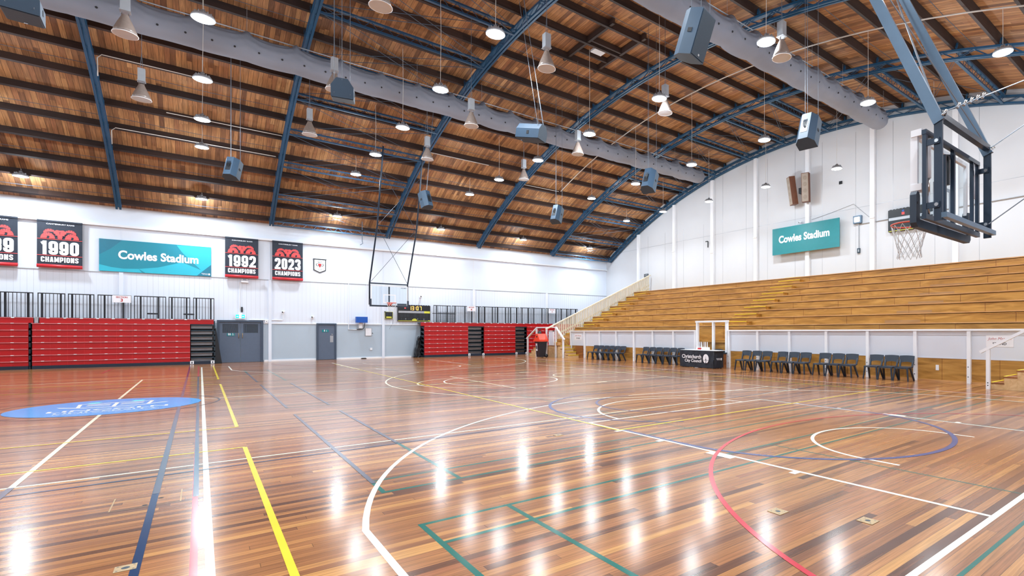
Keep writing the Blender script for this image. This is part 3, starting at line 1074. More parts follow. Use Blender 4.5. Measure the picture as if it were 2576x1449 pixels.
# ------------------------------------------------------------------ fabric ducts
def duct(x0, x1, yc, zc, r, pitches, label, sagx):
    t = thing('fabric_duct', label, 'air duct', ((x0 + x1) / 2, yc, zc))
    hang = [x0]
    while hang[-1] < x1 - .3:
        f = (hang[-1] - x0) / (x1 - x0)
        hang.append(min(x1, hang[-1] + pitches[0] + (pitches[1] - pitches[0]) * max(0, (f - sagx) / (1 - sagx)) if f > sagx else hang[-1] + pitches[0]))
    NX, NA = int((x1 - x0) / .07), 40
    vs, fs = [], []
    for i in range(NX + 1):
        x = x0 + (x1 - x0) * i / NX
        f = (x - x0) / (x1 - x0)
        sg = .6 + .55 * max(0, min(1, (f - sagx + .25) / .5))
        h0 = max(h for h in hang if h <= x + 1e-6)
        later = [h for h in hang if h > x]
        h1 = min(later) if later else x1
        q = 0.5 if h1 == h0 else (x - h0) / (h1 - h0)
        dip = (4 * q * (1 - q)) ** .6
        endf = 1.0 if x < x1 - .5 else max(.25, math.sqrt(max(0, 1 - ((x - x1 + .5) / .5) ** 2)))
        for j in range(NA):
            a_ = 2 * PI * j / NA
            up = math.sin(a_)
            rr = r * endf
            # the fabric hangs in swags from its rail between the hangers
            top = max(0.0, min(1.0, (up + .9) / 1.55))
            rr = rr * (1 - sg * .46 * dip * top ** 1.4)
            fold = -sg * .085 * (1 - abs(math.sin(PI * (top * 3.3 + 1.25 * dip)))) ** 2 * min(1, top * 2.2) * min(1, dip * 1.6)
            pin = sg * .07 * math.exp(-((min(q, 1 - q)) / .07) ** 2) * math.sin(PI * min(1, max(0, (up + 1) / 1.9)))
            belly = sg * .05 * math.sin(2 * PI * (x * .61) + a_)
            rr2 = rr + fold - pin + belly * .3
            yy = yc + rr2 * math.cos(a_) * (1 + .04 * sg * dip)
            zz = zc + rr2 * up * (1.0 if up > 0 else 1.06 + .05 * sg * dip)
            vs.append((x, yy, zz))
    for i in range(NX):
        for j in range(NA):
            fs.append((i * NA + j, i * NA + (j + 1) % NA, (i + 1) * NA + (j + 1) % NA, (i + 1) * NA + j))
    fs.append(tuple(range(NA)))
    fs.append(tuple(NX * NA + j for j in range(NA))[::-1])
    mb = MB()
    mb.add(vs, fs)
    mb.build('fabric_sleeve', 'duct', t, True)
    for rowa, ph in ((-2.55, 0.0), (-.55, .5)):
        x = x0 + .4 + ph * .62
        while x < x1 - .6:
            i = int((x - x0) / (x1 - x0) * NX)
            j = int(round((rowa % (2 * PI)) / (2 * PI) * NA)) % NA
            p = Vector(vs[i * NA + j])
            nrm = Vector((0, math.cos(rowa), math.sin(rowa)))
            V = nrm.cross(X3)
            mb = MB()
            mb.prism([(.03 * math.cos(k_ * PI / 5), .03 * math.sin(k_ * PI / 5)) for k_ in range(10)], p - nrm * .01, X3, V, nrm * .022)
            mb.build('air_nozzle', 'hole', t)
            x += .62
    mb = MB()
    mb.tube([(x0, yc - .02, zc + r - .01), (x1 - .3, yc - .02, zc + r - .01)], .018, 6)
    for h in hang[::2]:
        mb.tube([(h, yc - .02, zc + r - .01), (h, yc - .02, zc + r + .8)], .006, 4)
    mb.build('hanging_rail', 'grey', t)
duct(-14.5, 15.6, 19.3, 10.86, .46, (1.35, .95), 'long grey fabric air duct nearer the banner wall, sagging at its right end', .45)
duct(-3.0, 15.6, 8.85, 10.86, .47, (1.35, 1.0), 'grey fabric air duct farther from the banner wall, upper right', .2)

# ------------------------------------------------------------------ lamps
def led(label):
    t = thing('high_bay_lamp', label, 'ceiling lamp', (0, 0, 0), 'lit round ceiling lamps')
    mb = MB()
    mb.lathe([(0, .2), (.05, .2), (.06, .12), (.10, .11), (.13, .10), (.22, .06), (.24, .02), (.24, -.01), (.21, -.012)], (0, 0, 0), 28)
    for i in range(12):
        a_ = 2 * PI * i / 12
        mb.bar((.06 * math.cos(a_), .06 * math.sin(a_), .1), (.19 * math.cos(a_), .19 * math.sin(a_), .1), .006, .06)
    mb.build('housing', 'grey', t, True)
    mb = MB()
    mb.disc((0, 0, -.014), .215, 28)
    mb.f[-1] = mb.f[-1][::-1]
    mb.build('lens', 'lens', t)
    mb = MB()
    mb.tube([(0, 0, .2), (.025, 0, .225), (.015, 0, .25), (0, 0, .25)], .008, 5)
    mb.build('hook', 'wire', t)
    return t
led0 = led('x')
def lamp_and_fill(x, y, z):
    for kind in ('AREA', 'POINT'):
        l = bpy.data.lights.new('lamp_and_fill', kind)
        l.color = LAMP_COL
        o = bpy.data.objects.new('lamp_and_fill', l)
        if kind == 'AREA':
            l.shape = 'DISK'
            l.size = .43
            l.energy = LAMP_DOWN
            l.spread = math.radians(126)
            o.location = (x, y, z - .03)
        else:
            l.energy = LAMP_FILL  # point fill below the lens, added to brighten the ceiling
            l.shadow_soft_size = .2
            o.location = (x, y, z - .23)
        COL.objects.link(o)
ROWY = [30.15, 25.8, 22.2, 18.4, 14.55, 10.7, 6.65, 2.95, -.7]
ROWZ = [7.87, 9.12, 9.1, 9.08, 9.08, 9.08, 9.14, 9.25, 8.4]
COLX = [15.1, 9.53, 3.88, -1.8, -7.52, -13.2, -18.9]
first = True
def cable(x, y, z0, name='lamp_cable'):
    s = s_of(y)
    zt = arch(s, R0 + .34)[1]
    mb = MB()
    mb.tube([(x, y, z0), (x + .015, y, (z0 + zt) / 2), (x, y, zt)], .007, 5)
    return mb
for ci, x in enumerate(COLX):
    for ri, y in enumerate(ROWY):
        lb = 'glowing round lamp, %s from the banner wall, %s roof bay from the gable' % (ORD[ri + 1], ORD[ci + 1])
        z = ROWZ[ri] + (.08 if ci == 0 and 0 < ri < 3 else 0)
        if first:
            t, first = led0, False
            t.location, t['label'] = (x, y, z), lb
        else:
            t = dup(led0, (x, y, z), 0, lb)
        zt = arch(s_of(y), R0 + .34)[1] - z
        mb = MB()
        zt = max(zt, .3)
        mb.tube([(0, 0, .24), (.015, 0, (.25 + zt) / 2), (0, 0, zt)], .007, 5)
        c = mb.build('cable', 'conduit')
        c.parent = t
        lamp_and_fill(x, y, z)

def cone(label):
    t = thing('cone_lamp', label, 'ceiling lamp', (0, 0, 0), 'unlit cone ceiling lamps')
    mb = MB()
    mb.lathe([(.06, .46), (.075, .42), (.10, .36), (.16, .22), (.205, .10), (.23, .0), (.222, .0), (.15, .2), (.09, .36)], (0, 0, 0), 36)
    mb.build('shade', 'shade', t, True)
    mb = MB()
    mb.lathe([(.228, .012), (.24, .004), (.24, -.006), (.222, -.01), (.218, .004)], (0, 0, 0), 36)
    mb.build('rim', 'whitep', t, True)
    mb = MB()
    mb.disc((0, 0, -.002), .22, 32)
    mb.build('glass_cover', 'lensoff', t)
    mb = MB()
    mb.box(-.085, -.085, .55, .085, .085, .92)
    mb.box(-.1, -.1, .535, .1, .1, .55)
    mb.build('ballast_box', 'grey', t)
    mb = MB()
    for sx in (-.06, .06):
        mb.bar((sx, 0, .42), (sx, 0, .55), .03, .02)
    mb.build('bracket', 'chrome', t)
    return t
cone0 = cone('x')
first = True
CX4 = [4.0, -.4, -4.55, -8.95, -13.3]
CN = ['first', 'second', 'third', 'fourth', 'fifth']
for ci, x in enumerate(CX4):
    for ri, y in enumerate((19.9, 15.5, 10.55, 6.26)):
        if (ci in (1, 2, 3) and ri == 3) or (ci == 3 and ri == 2) or (ci == 4 and ri > 1):
            continue
        lb = 'unlit cone lamp, %s from the banner wall in the %s cone row from the gable' % (ORD[ri + 1], CN[ci])
        z = 8.6
        if ci == 0 and ri == 2:
            x, y, z = 4.35, 10.91, 8.81
        else:
            x = CX4[ci]
        if first:
            t, first = cone0, False
            t.location, t['label'] = (x, y, z), lb
        else:
            t = dup(cone0, (x, y, z), 0, lb)
        zt = arch(s_of(y), R0 + .34)[1] - z
        mb = MB()
        mb.tube([(-.03, 0, .92), (0, 0, 1.4), (0, 0, zt)], .006, 5)
        mb.tube([(.03, 0, .92), (0, 0, 1.4), (.005, 0, zt)], .006, 5)
        c = mb.build('cable', 'wire')
        c.parent = t

# ------------------------------------------------------------------ hung loudspeakers
def speaker(loc, yaw, tilt, label, big=1.0, lean=(0, 0)):
    t = thing('loudspeaker', label, 'loudspeaker', loc, 'hung loudspeakers')
    R = Matrix.Rotation(yaw, 4, 'Z') @ Matrix.Rotation(tilt, 4, 'X')
    def xf(mb):
        mb.v = [tuple(R @ Vector(p) + Vector(loc)) for p in mb.v]
        return mb
    w, h, d = .21 * big, .34 * big, .19 * big     # grille faces local -Y; the back corners are chamfered
    pl = [(-w, -d), (w, -d), (w, d * .2), (w * .5, d), (-w * .5, d), (-w, d * .2)]
    mb = MB()
    mb.prism(pl, (0, 0, -h), X3, Y3, Z3 * (2 * h))
    xf(mb).build('cabinet', 'speaker', t)
    mb = MB()
    mb.box(-w * .93, -d - .012, -h * .95, w * .93, -d + .002, h * .95)
    g = xf(mb).build('grille', 'grille', t)
    mb = MB()
    mb.box(-.022, -d - .016, -h * .86, .022, -d - .011, -h * .78)
    xf(mb).build('badge', 'chrome', t)
    for sx in (-1, 1):
        mb = MB()
        mb.bar((sx * (w + .002), -d * .3, -.02), (sx * (w + .002), -d * .3, .05), .008, .09, (0, 1, 0))
        xf(mb).build('handle_cup', 'hole', t)
    mb = MB()
    mb.box(-w * .35, d - .002, -h * .5, w * .35, d + .006, h * .3)
    for k_ in range(4):
        mb.tube([(-.04 + k_ * .03, d + .01, h * .5), (-.05 + k_ * .03, d + .03, 0), (-.02, d + .01, -h * .2)], .006, 5)
    xf(mb).build('cable_panel', 'black', t)
    mb = MB()
    for px, py in ((-w * .7, -d * .6), (w * .7, -d * .6), (0, d * .8)):
        p = R @ Vector((px, py, h)) + Vector(loc)
        zt = arch(s_of(p[1] + lean[1]), R0 + .62)[1]
        mb.tube([p, (p[0] + lean[0], p[1] + lean[1], zt)], .006, 5)
    mb.build('suspension_wire', 'wire', t)
    return t
D = math.radians
speaker((-9.85, 11.5, 6.98), D(4), D(98), 'dark loudspeaker cut off by the top left corner', 1.05)
speaker((-6.762, 20.15, 7.0), D(150), D(20), 'pale-lit loudspeaker hung between the two left blue arches', 1.0)
speaker((-5.1, 11.47, 6.95), D(-14), D(104), 'loudspeaker seen from below, hung in front of the long duct by a cone lamp', 1.05)
speaker((-.57, 5.1, 6.98), D(14), D(20), 'big loudspeaker with dark grille, hung nearest the camera below the second duct', 1.15)
speaker((-.353, 20.15, 7.0), D(198), D(20), 'loudspeaker hung beside the right hanging pole of the far hoop', 1.0, (.5, .4))
speaker((-.57, 11.05, 7.0), D(30), D(100), 'loudspeaker lying on its side below the middle of the long duct', 1.05, (-.5, .8))
speaker((4.88, 18.5, 6.87), D(120), D(22), 'loudspeaker hung above the middle red bleachers, lowest of all', 1.1)
speaker((4.88, 12.3, 6.98), D(112), D(24), 'loudspeaker hung below the drooping right end of the long duct', 1.15)
speaker((5.06, 6.16, 6.95), D(100), D(22), 'loudspeaker with looped cable hung in front of the white gable wall', 1.2)

# ------------------------------------------------------------------ banners and signs on the far wall
def ram(mb, w, h, O, U, V, m_red, m_dark):
    """generic ram-head emblem: two ridged curled horns either side of a broad brow"""
    O, U, V = Vector(O), Vector(U), Vector(V)
    Nn = U.cross(V)
    def P(pts, lift, mi):
        mb.mat(mi).poly([(x * w, y * h) for x, y in pts], O + Nn * lift, U, V)
    def ring(cx, cy, ro, ri, t0, t1, sx, sy, mi, lift, n=16):
        for i in range(n):
            a0, a1 = [math.radians(t0 + (t1 - t0) * (i + q) / n) for q in (0, 1)]
            P([(cx + ro * sx * math.cos(a0), cy + ro * sy * math.sin(a0)), (cx + ro * sx * math.cos(a1), cy + ro * sy * math.sin(a1)),
               (cx + ri * sx * math.cos(a1), cy + ri * sy * math.sin(a1)), (cx + ri * sx * math.cos(a0), cy + ri * sy * math.sin(a0))], lift, mi)
    for s in (-1, 1):
        c = .5 + s * .29
        ring(.5 + s * .245, .50, .135, .0, 0, 180, 1.1, 2.7, m_red, .001)          # upper horn
        ring(.5 + s * .215, .47, .13, .0, 0, 180, 1.1, 1.2, m_dark, .0015)
        ring(c, .02, .155, .065, 0, 180, 1.1, 3.4, m_red, .002)                    # lower curl
        ring(c, .02, .064, .0, 0, 180, 1.1, 2.6, m_dark, .0022)
        P([(c - .09, .02), (c - .03, .02), (c - .01, .2), (c - .05, .2)], .0025, m_red)
        P([(c + .03, .02), (c + .10, .02), (c + .07, .16), (c + .04, .16)], .0025, m_red)
        for i in range(7):
            a_ = math.radians(25 + i * 22)
            x1, y1 = c + .155 * 1.1 * math.cos(a_), .02 + .155 * 3.4 * math.sin(a_)
            x0, y0 = c + .11 * 1.1 * math.cos(a_), .02 + .11 * 3.4 * math.sin(a_)
            P([(x0 - .004, y0), (x0 + .004, y0), (x1 + .006, y1), (x1 - .006, y1)], .003, m_dark)
        for i in range(5):
            a_ = math.radians(40 + i * 25)
            x1, y1 = .5 + s * .245 + .135 * 1.1 * math.cos(a_), .50 + .135 * 2.7 * math.sin(a_)
            P([(x1 - .006, y1 - .1), (x1 + .002, y1 - .1), (x1 + .008, y1), (x1 - .008, y1)], .003, m_dark)
    head = [(.36, .68), (.42, .80), (.5, .76), (.58, .80), (.64, .68), (.655, .5), (.60, .40), (.625, .30), (.57, .25), (.55, .12), (.555, .02), (.445, .02), (.45, .12), (.43, .25), (.375, .30), (.40, .40), (.345, .5)]
    P(head, .0035, m_red)
    for s in (-1, 1):
        P([(.5 + s * .04, .27), (.5 + s * .11, .33), (.5 + s * .12, .30), (.5 + s * .05, .22)], .0042, m_dark)
        P([(.5 + s * .015, .14), (.5 + s * .04, .17), (.5 + s * .04, .12)], .0042, m_dark)
    P([(.492, .42), (.508, .42), (.506, .62), (.494, .62)], .0042, m_dark)
    P([(.47, .60), (.53, .60), (.53, .63), (.47, .63)], .0042, m_dark)

def banner(x0, z0, x1, z1, year, label):
    y = WA - .075 - .1
    t = thing('championship_banner', label, 'banner', ((x0 + x1) / 2, y, z0), 'championship banners on the far wall')
    w, h = x1 - x0, z1 - z0
    nx = 20
    mb = MB()
    vs = []
    for i in range(nx + 1):
        u = i / nx
        for v in (0, .5, .8, 1):
            rip = .006 * math.sin(u * 17 + v * 3) * v + .012 * math.exp(-((u - .08) / .05) ** 2) * v
            vs.append((x0 + u * w, y + .012 - rip, z0 + v * h))
    fs = [(i * 4 + j, (i + 1) * 4 + j, (i + 1) * 4 + j + 1, i * 4 + j + 1) for i in range(nx) for j in range(3)]
    mb.add(vs, fs)
    mb.add([(a_, b + .006, c) for a_, b, c in vs], [f[::-1] for f in fs])
    mb.build('cloth', 'banner', t)
    mb = MB()
    yp = y - .008
    O = Vector((x0, yp, z0))
    mb.mat(0).text('CANTERBURY RAMS', (x0 + .2 * w, yp, z0 + h * .915), UA, VA, .62 * w, h * .026, .02)
    block_text(mb.mat(0), year, (x0 + .075 * w, yp, z0 + h * .275), UA, VA, .85 * w, h * .29, w * .085, w * .028)
    block_text(mb.mat(0), 'CHAMPIONS', (x0 + .085 * w, yp, z0 + h * .118), UA, VA, .83 * w, h * .112, w * .034, w * .014)
    mb.mat(1)
    for v in (.255, .60):
        mb.poly([(0, v * h), (w, v * h), (w, v * h + .022), (0, v * h + .022)], O, UA, VA)
    ram(mb, w * .92, h * .24, (x0 + w * .04, yp, z0 + h * .615), UA, VA, 1, 2)
    mb.build('print', ['ink_white', 'bannerred', 'banner'], t)
    mb = MB()
    mb.tube([(x0, y, z0 + .07), (x1, y, z0 + .07)], .075, 14)
    mb.build('weighted_hem', 'bannerband', t, True)
    mb = MB()
    mb.box(x0, y - .01, z1 - .06, x1, y + .03, z1 + .01)
    mb.build('top_batten', 'banner', t)
zb = 4.33
banner(-14.95, 4.33, -13.53, 6.40, '1989', 'dark championship banner cut off by the left edge, reading 89')
banner(-12.99, 4.35, -11.63, 6.39, '1990', 'dark championship banner reading 1990, left of the wide teal sign')
banner(-6.6, 4.35, -5.22, 6.40, '1992', 'dark championship banner reading 1992, right of the wide teal sign')
banner(-4.61, 4.355, -3.22, 6.42, '2023', 'dark championship banner reading 2023')

def council_logo(mb, O, U, V, h, mi_w, mi_bg):
    """round council device: a disc with a spire, horizon and hills"""
    O, U, V = Vector(O), Vector(U), Vector(V)
    Nn = U.cross(V)
    r = h / 2
    c = O + U * r + V * r
    mb.mat(mi_w).disc(c, r * .82, 28, U, V, r)
    def P(pts, lift=.0015):
        mb.mat(mi_bg).poly([(x * r, y * r) for x, y in pts], c + Nn * lift, U, V)
    P([(-.05, -.3), (.0, .75), (.05, -.3)])
    P([(-.14, -.32), (.14, -.32), (.10, -.1), (0, .1), (-.10, -.1)])
    P([(-.84, -.36), (.84, -.36), (.84, -.30), (-.84, -.30)])
    P([(-.18, -.98), (.25, -.99), (.05, -.7), (.2, -.5), (.05, -.4), (-.12, -.5), (.02, -.62)])

t = thing('stadium_sign', 'wide teal Cowles Stadium sign with layered curves on the banner wall', 'sign', (-9.14, WA - .1, 4.34))
sx0, sx1, sz0, sz1 = -11.12, -7.15, 4.345, 5.805
ys = WA - .06
mb = MB()
mb.box(sx0, ys, sz0, sx1, WA - .005, sz1)
mb.build('sign_panel', 'teal', t)
mb = MB()
O = Vector((sx0, ys - .002, sz0))
sw, sh = sx1 - sx0, sz1 - sz0
c1 = [(0, .22)] + [(i / 20 * .55, .22 - .10 * math.sin(i / 20 * PI * .62)) for i in range(1, 21)] + [(.34, .08), (.4, 0), (0, 0)]
mb.mat(2).poly([(x * sw, y * sh) for x, y in [(0, 1), (.19, 1), (.1, .72), (0, .5)]], O, UA, VA)
mb.mat(1).poly([(x * sw, y * sh) for x, y in [(.0, .0), (.36, 0), (.33, .12), (.2, .10), (.1, .13), (0, .2)]], O, UA, VA)
mb.mat(1).poly([(x * sw, y * sh) for x, y in [(.33, .12), (.39, 0), (1, 0), (1, .35), (.9, .2), (.72, .42), (.5, .2)]], O, UA, VA)
mb.mat(1).poly([(x * sw, y * sh) for x, y in [(.67, .98), (1, .99), (1, .35), (.9, .2), (.72, .75)]], O - Y3 * .001, UA, VA)
mb.mat(2).poly([(x * sw, y * sh) for x, y in [(.86, 0), (1, 0), (1, .4)]], O - Y3 * .002, UA, VA)
mb.mat(3).text('Cowles Stadium', O + UA * (sw * .157) + VA * (sh * .40) - Y3 * .004, UA, VA, sw * .72, sh * .28, .034)
mb.mat(3).text('Christchurch', O + UA * (sw * .905) + VA * (sh * .075) - Y3 * .004, UA, VA, sw * .06, sh * .03, .02)
mb.mat(3).text('City Council', O + UA * (sw * .915) + VA * (sh * .04) - Y3 * .004, UA, VA, sw * .05, sh * .03, .02)
council_logo(mb, O + UA * (sw * .968) + VA * (sh * .035) - Y3 * .004, UA, VA, .1, 3, 2)
mb.build('lettering', ['teal', 'teal2', 'teal3', 'ink_white'], t)

t = thing('pennant', 'small white pennant with a dark border and ram head beside the 2023 banner', 'pennant', (-2.42, WA - .06, 4.86))
yp = WA - .035
mb = MB()
pen = [(-2.69, 5.63), (-2.08, 5.63), (-2.08, 5.02), (-2.385, 4.87), (-2.69, 5.02)]
mb.prism(pen, (0, yp, 0), X3, Z3, (0, .012, 0))
mb.build('cloth', 'ink_dark', t)
mb = MB()
mb.mat(0).poly([(-2.65, 5.6), (-2.12, 5.6), (-2.12, 5.05), (-2.385, 4.92), (-2.65, 5.05)], (0, yp - .002, 0), X3, Z3)
mb.mat(1).text('KEITH', (-2.385, yp - .004, 5.52), UA, VA, .20, .06, .02, True)
mb.mat(1).text('MAIR', (-2.385, yp - .004, 5.44), UA, VA, .17, .06, .02, True)
mb.mat(1).text('COACH', (-2.385, yp - .004, 5.13), UA, VA, .15, .03, .01, True)
mb.mat(1).text('1989-1995', (-2.385, yp - .004, 5.08), UA, VA, .24, .035, .01, True)
mb.mat(2).poly([(-.07, .1), (.07, .1), (.09, .06), (.045, -.03), (.035, -.09), (0, -.11), (-.035, -.09), (-.045, -.03), (-.09, .06)], (-2.385, yp - .004, 5.29), X3, Z3)
for s in (-1, 1):
    mb.mat(1)
    for i in range(9):
        a0, a1 = math.radians(90 - i * 28), math.radians(90 - (i + 1) * 28)
        mb.poly([(s * .11 + s * r * math.cos(a_), .03 + r * .9 * math.sin(a_)) for r, a_ in ((.085, a0), (.085, a1), (.055, a1), (.055, a0))], (-2.385, yp - .0045, 5.29), X3, Z3)
mb.build('print', ['ink_white', 'ink_dark', 'ink_red'], t)
mb = MB()
mb.tube([(-2.72, yp - .005, 5.645), (-2.04, yp - .005, 5.645)], .018, 8)
mb.build('hanging_rod', 'ink_dark', t)

# ------------------------------------------------------------------ fittings on the far wall
def seg7(mb, d, O, U, V, w, h, th):
    on = {'0': 'abcdef', '1': 'bc', '2': 'abged', '3': 'abgcd', '7': 'abc', '8': 'abcdefg'}[d]
    r = {'a': (0, h - th, w, h), 'd': (0, 0, w, th), 'g': (0, h / 2 - th / 2, w, h / 2 + th / 2), 'f': (0, h / 2, th, h), 'b': (w - th, h / 2, w, h), 'e': (0, 0, th, h / 2), 'c': (w - th, 0, w, h / 2)}
    for c in on:
        x0, y0, x1, y1 = r[c]
        mb.poly([(x0, y0), (x1, y0), (x1, y1), (x0, y1)], O, U, V)
t = thing('scoreboard', 'black electronic scoreboard showing 13:07 on the banner wall', 'scoreboard', (2.73, WA - .15, 2.23))
ysb = WA - .14
mb = MB()
mb.box(1.76, ysb, 2.235, 3.715, WA, 3.22)
for i in range(13):
    mb.box(1.8 + i * .147, ysb, 3.22, 1.9 + i * .147, ysb + .05, 3.245)
mb.build('casing', 'black', t)
mb = MB()
for i, (ch, x) in enumerate((('1', 2.42), ('3', 2.585), ('0', 2.86), ('7', 3.05))):
    seg7(mb, ch, Vector((x, ysb - .004, 2.925)), UA, VA, .12, .235, .028)
for z in (2.99, 3.08):
    mb.poly([(0, 0), (.028, 0), (.028, .028), (0, .028)], (2.785, ysb - .004, z), UA, VA)
mb.build('clock_digits', 'amber', t)
mb = MB()
mb.mat(0).poly([(0, 0), (1.54, 0), (1.54, .13), (0, .13)], (1.79, ysb - .003, 2.74), UA, VA)
mb.mat(1).poly([(0, 0), (.36, 0), (.36, .13), (0, .13)], (3.33, ysb - .003, 2.74), UA, VA)
mb.mat(1).poly([(0, 0), (1.93, 0), (1.93, .025), (0, .025)], (1.77, ysb - .003, 2.245), UA, VA)
mb.mat(1).poly([(0, 0), (.28, 0), (.28, .08), (0, .08)], (2.6, ysb - .004, 2.275), UA, VA)
mb.mat(1).poly([(0, 0), (.14, 0), (.1, .04), (.02, .04)], (3.57, ysb - .004, 2.265), UA, VA)
mb.mat(1).poly([(0, 0), (.15, 0), (.15, .03), (0, .03)], (2.67, ysb - .004, 2.37), UA, VA)
mb.mat(3).poly([(0, 0), (.1, 0), (.1, .08), (0, .08)], (2.13, ysb - .004, 3.0), UA, VA)
mb.mat(4)
for x in (1.92, 2.11, 2.30, 2.71, 3.07, 3.26, 3.45):
    seg7(mb, '8', Vector((x, ysb - .004, 2.5)), UA, VA, .12, .18, .014)
for x in (1.94, 2.08, 2.22, 2.36, 3.09, 3.23, 3.37, 3.5):
    seg7(mb, '8', Vector((x, ysb - .004, 2.33)), UA, VA, .07, .1, .01)
mb.mat(2)
for x, z in ((2.2, 2.39), (2.2, 2.33), (3.3, 2.37), (3.3, 2.31), (2.92, 2.36)):
    mb.poly([(0, 0), (.025, 0), (.025, .03), (0, .03)], (x, ysb - .004, z), UA, VA)
mb.build('face_print', ['grey', 'yellowlab', 'ink_white', 'bannerred', 'segment'], t)

t = thing('shot_clock', 'small square shot clock with a yellow label below the far hoop', 'clock', (1.24, WA - .1, 2.36))
mb = MB()
mb.box(1.02, WA - .11, 2.365, 1.475, WA - .03, 2.79)
mb.box(1.0, WA - .12, 2.75, 1.06, WA - .02, 2.81)
mb.build('casing', 'black', t)
mb = MB()
for x0, z0, x1, z1 in ((1.02, 2.365, 1.475, 2.38), (1.02, 2.775, 1.475, 2.79), (1.02, 2.365, 1.035, 2.79), (1.46, 2.365, 1.475, 2.79)):
    mb.poly([(x0, z0), (x1, z0), (x1, z1), (x0, z1)], (0, WA - .113, 0), X3, Z3)
mb.poly([(1.1, 2.42), (1.4, 2.42), (1.4, 2.5), (1.1, 2.5)], (0, WA - .113, 0), X3, Z3)
mb.mat(1)
seg7(mb, '8', Vector((1.11, WA - .113, 2.55)), UA, VA, .1, .18, .02)
seg7(mb, '8', Vector((1.3, WA - .113, 2.55)), UA, VA, .1, .18, .02)
mb.build('face_print', ['yellowlab', 'segment'], t)
mb = MB()
mb.box(1.2, WA - .03, 2.45, 1.3, WA, 2.7)
mb.build('bracket', 'grey', t)
mb = MB()
mb.tube([(1.45, WA - .02, 2.40), (1.52, WA - .02, 2.3), (1.5, WA - .02, 2.1), (1.46, WA - .02, 2.05)], .008, 5)
mb.tube([(1.46, WA - .02, 2.05), (1.3, WA - .015, 1.75)], .005, 5)
mb.build('cord', 'wire', t)

t = thing('wall_box', 'bright blue metal box on a white bracket above the grey dado', 'electrical box', (-.3, WA - .3, 2.1))
mb = MB()
mb.box(-.6, WA - .36, 2.11, .01, WA - .12, 2.45)
mb.build('box_body', 'bluebox', t)
mb = MB()
mb.box(-.4, WA - .12, 2.15, -.2, WA, 2.3)
mb.box(-.41, WA - .2, 1.78, -.23, WA - .02, 2.11)
mb.build('bracket', 'whitep', t)
mb = MB()
mb.tube([(-.1, WA - .2, 2.11), (-.12, WA - .14, 1.85), (-.2, WA - .1, 1.73), (-.36, WA - .08, 1.72), (-.5, WA - .05, 1.72)], .018, 6)
mb.build('cord', 'black', t)
for x0, x1, pts, lb in ((0, 0, [(-.93, 4.4), (-.93, 1.71), (-.5, 1.71)], 'white conduit running down the wall to the blue box'),
                        (0, 0, [(.04, 4.4), (0.0, 3.2), (0.0, 2.45)], 'thin cable hanging down the wall to the blue box'),
                        (0, 0, [(-5.99, 4.15), (-5.99, 2.48)], 'white conduit running down to the lit exit sign'),
                        (0, 0, [(-5.6, 2.2), (-4.15, 2.2), (-4.12, 2.26), (-4.12, 2.58)], 'white conduit beside the double doors ending in a raised elbow')):
    mb = MB()
    mb.tube([(x, WA - .03, z) for x, z in pts], .012 if 'cable' in lb else .022, 6)
    tag(mb.build('wall_conduit', 'whitep'), lb, 'conduit', 'conduits on the banner wall')
t = thing('exit_sign', 'lit green running-man exit sign above the double doors', 'exit sign', (-5.98, WA - .15, 2.26))
mb = MB()
mb.box(-6.2, WA - .17, 2.25, -5.76, WA - .08, 2.48)
mb.box(-6.05, WA - .12, 2.48, -5.9, WA, 2.56)
mb.build('casing', 'whitep', t)
mb = MB()
ye = WA - .172
mb.mat(0).poly([(-6.17, 2.275), (-5.79, 2.275), (-5.79, 2.455), (-6.17, 2.455)], (0, ye, 0), X3, Z3)
mb.mat(1).poly([(-6.03, 2.275), (-5.93, 2.275), (-5.93, 2.455), (-6.03, 2.455)], (0, ye - .001, 0), X3, Z3)
mb.mat(0)
mb.disc((-5.965, ye - .002, 2.435), .013, 10, X3, Z3)
for p, q in (((-5.975, 2.42), (-5.985, 2.365)), ((-5.985, 2.365), (-5.955, 2.335)), ((-5.955, 2.335), (-5.965, 2.295)), ((-5.985, 2.365), (-6.0, 2.33)), ((-6.0, 2.33), (-6.02, 2.325)), ((-5.975, 2.41), (-5.945, 2.39)), ((-5.975, 2.41), (-6.0, 2.385))):
    d = Vector((q[0] - p[0], q[1] - p[1])).normalized() * .007
    mb.poly([(p[0] - d.y, p[1] + d.x), (p[0] + d.y, p[1] - d.x), (q[0] + d.y, q[1] - d.x), (q[0] - d.y, q[1] + d.x)], (0, ye - .002, 0), X3, Z3)
mb.mat(1)
for s in (-1, 1):
    mb.poly([(-5.98 + s * .08, 2.35), (-5.98 + s * .13, 2.35), (-5.98 + s * .13, 2.34), (-5.98 + s * .165, 2.365), (-5.98 + s * .13, 2.39), (-5.98 + s * .13, 2.38), (-5.98 + s * .08, 2.38)], (0, ye - .001, 0), X3, Z3)
mb.build('pictogram', ['greenlit', 'whitelit'], t)
t = thing('emergency_light', 'white emergency light fitting under the 1992 banner', 'emergency light', (-5.8, WA - .1, 4.12))
mb = MB()
mb.prism([(0, 0), (-.16, .03), (-.16, .12), (0, .14)], (-5.94, WA, 4.1), Y3, Z3, (.3, 0, 0))
mb.build('casing', 'whitep', t)
for x in (-5.9, -5.7):
    mb = MB()
    mb.lathe([(0, .07), (.03, .06), (.045, .02), (.045, 0), (0, 0)], (x, WA - .08, 4.24), 12)
    mb.build('spot_lamp', 'whitep', t, True)
